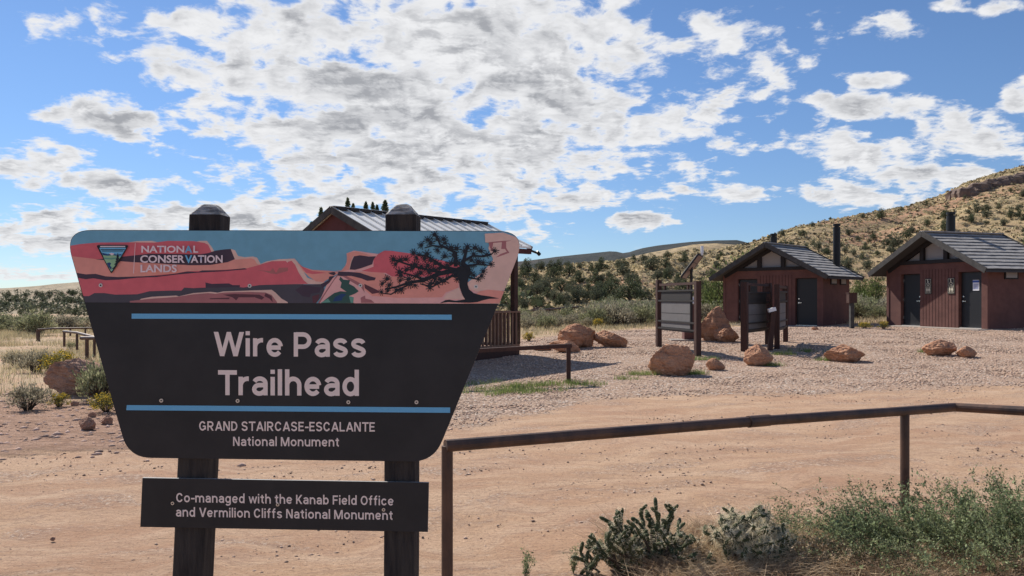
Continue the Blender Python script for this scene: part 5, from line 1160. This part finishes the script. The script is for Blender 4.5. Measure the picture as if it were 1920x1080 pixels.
for px, py, n_, sw in [(1010, 724, 26, .55), (960, 733, 20, .5), (905, 738, 12, .35), (1082, 720, 8, .2), (1210, 703, 10, .16), (1300, 702, 10, .12), (1440, 686, 12, .14), (1320, 675, 10, .25), (1460, 665, 12, .35), (1500, 660, 8, .35), (1545, 676, 6, .12), (1735, 661, 4, .1), (1180, 712, 4, .1)]:
    c_ = gp(px, py)
    for i in range(n_): x = c_.x+rs.gauss(0, sw); y = c_.y+rs.gauss(0, sw*.35); tufts.append((x, y, gz(x, y)))
blades('green_grass', np.array(tufts), .11, 'grass', 'short green grass tufts around the boulders and rail posts', 31, w=.008, per=34, spread=.07, lean=.6)
# ------------------------------------------------------------------ foreground plants
FG = 4.75
def big_bush():
    o = thing('thorny_bush', 'large spiky green bush covering the foot of the railing post at bottom right', 'shrub', (2.88, FG+.02, 0)); r_ = np.random.default_rng(77)
    Ls = []; Lf = []
    def along(L, n_, a_, b_, jit):
        for q in range(n_):
            tt = r_.uniform(a_, b_)*5; s_ = min(int(tt), 4); Lf.append(L[s_]*(1-tt+s_)+L[s_+1]*(tt-s_)+r_.normal(size=3)*jit)
    for i in range(900):
        bx, by = r_.uniform(-.62, 1.0), r_.normal()*.20; e_ = abs(bx-.28)/.85; top = r_.uniform(.22, .50)*(1-.42*min(1, e_)**2)+(.10*r_.uniform() if r_.uniform() < .22 else 0)
        lx = (bx-.2)*.38+r_.normal()*.12-(.22*r_.uniform() if bx < -.25 else 0); ly = by*.4+r_.normal()*.08
        t = np.linspace(0, 1, 6)[:, None]; L = np.array([bx, by, 0])+np.array([lx, ly, 0])*t**1.3+np.array([0, 0, top])*t**.8+r_.normal(size=(6, 3))*.007*t; Ls.append(L); along(L, 34, .28, 1, .010)
        for q in range(4):
            tt = r_.uniform(.3, .95)*5; s_ = min(int(tt), 4); p = L[s_]*(1-tt+s_)+L[s_+1]*(tt-s_); d = r_.normal(size=3)*.045+np.array([lx*.2, 0, .045]); L2_ = p+d*np.linspace(0, 1, 6)[:, None]; Ls.append(L2_); along(L2_, 10, .1, 1, .006)
    V, Fc = strands(np.array(Ls), .0032, r_); npmesh('stems', V, Fc, 'bushstem', o); Lf = np.array(Lf); V, Fc = leaf_quads(Lf, .0175*r_.uniform(.6, 1.5, len(Lf)), r_, .42, .4); npmesh('foliage', V, Fc, 'bushleaf', o)
    return o
big_bush()
def sprig(px, d, w, h, n_, seed, label, m='bushleaf', lf=.016):
    x, y = at(px, d); o = thing('sprig_bush', label, 'plant', (x, y, 0)); r_ = np.random.default_rng(seed); Ls = []; Lf = []
    for i in range(n_):
        a_ = r_.uniform(0, 6.28); q = r_.uniform(0, 1)*w/2; t = np.linspace(0, 1, 6)[:, None]; L = np.array([0, 0, 0])+np.array([math.cos(a_)*q, math.sin(a_)*q, 0])*t+np.array([0, 0, h*r_.uniform(.55, 1.05)])*t**.9+r_.normal(size=(6, 3))*.01*t; Ls.append(L)
        for z in range(26): tt = r_.uniform(.2, 1)*5; s_ = min(int(tt), 4); Lf.append(L[s_]*(1-tt+s_)+L[s_+1]*(tt-s_)+r_.normal(size=3)*.007)
    V, Fc = strands(np.array(Ls), .0035, r_); npmesh('stems', V, Fc, 'bushstem', o); Lf = np.array(Lf); V, Fc = leaf_quads(Lf, lf*r_.uniform(.6, 1.3, len(Lf)), r_, .4, .3); npmesh('foliage', V, Fc, m, o)
sprig(1470, 4.85, .36, .40, 60, 81, 'airy green sprigs rising behind the pale spined cactus')
sprig(985, 4.5, .16, .20, 14, 82, 'small green weed at the bottom edge left of the dark cactus'); sprig(1075, 4.6, .16, .17, 12, 83, 'tiny green weed just left of the dark cactus')
sprig(1600, 5.0, .5, .42, 60, 84, 'thin green shoots between the pale cactus and the railing post')
def cholla(px, d, w, h, seed, label, spine_len, nsp, dens):
    x, y = at(px, d); o = thing('cholla_cactus', label, 'cactus', (x, y, 0)); R3 = random.Random(seed); r_ = np.random.default_rng(seed); segs = []; wood = MB(); body = MB(); SPL = []
    def joint(p, dr, ln, rad):
        q = p+dr*ln; segs.append((p, q, rad)); k_ = 7; pts = [p+dr*ln*t for t in (0, .12, .4, .75, .93, 1.0)]; body.tube(pts, [rad*.5, rad*.9, rad, rad, rad*.7, rad*.25], k_); return q
    def grow(p, dr, lvl):
        ln = R3.uniform(.045, .085); rad = R3.uniform(.010, .0145); q = joint(p, dr, ln, rad)
        if lvl <= 0: return
        for i in range(R3.choice([1, 1, 2, 2])):
            nd = (dr*.8+Vector((R3.gauss(0, .75), R3.gauss(0, .6), R3.uniform(-.1, .6)))).normalized()
            if q.z < h and abs(q.x) < w*.6: grow(p+dr*ln*R3.uniform(.75, 1), nd, lvl-1)
    for i in range(dens):
        a_ = R3.uniform(-1, 1)*w*.46; zt = h*R3.uniform(.10, .70)*(1-.55*abs(a_)/(w*.5)); b_ = Vector((a_*.4, R3.uniform(-.08, .08), -.02)); t_ = Vector((a_, R3.uniform(-.14, .12), zt)); wood.tube([b_, b_.lerp(t_, .5)+Vector((R3.gauss(0, .03), R3.gauss(0, .03), 0)), t_], [.011, .009, .008], 7); SPL.append((b_, t_, .009))
        grow(t_, Vector((R3.gauss(0, .7), R3.gauss(0, .5), .7)).normalized(), 2)
    wood.build('old_stems', 'chollaold', o, smooth=True); body.build('joints', 'cholla', o, smooth=True)
    Ls = []
    for p, q, rad in segs+[(a_, b_, c_) for a_, b_, c_ in SPL]:
        ax = (q-p); n_ = int(nsp*max(ax.length, .03)/.08)
        for i in range(n_):
            c_ = p+ax*r_.uniform(.02, 1.02); dv = Vector(runit(r_, 1)[0]); dv = (dv-ax.normalized()*dv.dot(ax.normalized())*.6).normalized(); ln = spine_len*r_.uniform(.5, 1.2); Ls.append([c_+dv*rad*.8, c_+dv*(rad+ln)])
    V, Fc = strands(np.array([[tuple(a_) for a_ in L] for L in Ls]), .0030, r_); npmesh('spines', V, Fc, 'spine', o)
cholla(1215, 4.62, .58, .46, 5, 'dark branching cholla cactus at the bottom edge, left of the two cacti', .024, 26, 62)
cholla(1400, 4.62, .50, .38, 9, 'pale cholla cactus bristling with long straw coloured spines, right of the two', .040, 60, 64)
cholla(1110, 4.55, .16, .14, 13, 'small low cholla at the bottom edge left of the dark one', .018, 26, 5)
for px, d, w_, h_, sd_, lb in [(1310, 4.62, .42, .20, 91, 'dry tan tangle of twigs filling the gap between the two cacti'), (1500, 4.60, .50, .24, 92, 'dry tan tangle of twigs just right of the pale cactus'),
                               (1590, 4.55, .55, .22, 93, 'dry brown tangle of twigs under the left edge of the green bush'), (1730, 4.5, .6, .20, 94, 'dry brown tangle of twigs below the middle of the green bush'), (1880, 4.5, .6, .22, 95, 'dry brown tangle of twigs in the bottom right corner')]:
    sprig(px, d, w_, h_, 260, sd_, lb, m='straw', lf=.014)
P_ = np.stack([rng.uniform(.25, 3.6, 5200), FG+rng.normal(size=5200)*.26-.02, np.zeros(5200)], 1); ed = np.array([noise.noise(Vector((a_*2.2, b_*2.2, 0))) for a_, b_ in P_[:, :2]]); keep = (P_[:, 0] > .62) & (ed+ (P_[:, 0]-.9)*.5 > -.1) & (P_[:, 1] < 5.35); P_ = P_[keep]
blades('dead_grass', P_, .17, 'straw', 'tangled dead straw coloured grass along the bottom right', 41, w=.0055, per=12, spread=.035, lean=1.4)
# drop any master copy that was not placed
for o in [o for o in SC.objects if o.parent is None and o.type == 'EMPTY' and 'label' not in o]:
    for ch in list(o.children): bpy.data.objects.remove(ch)
    bpy.data.objects.remove(o)
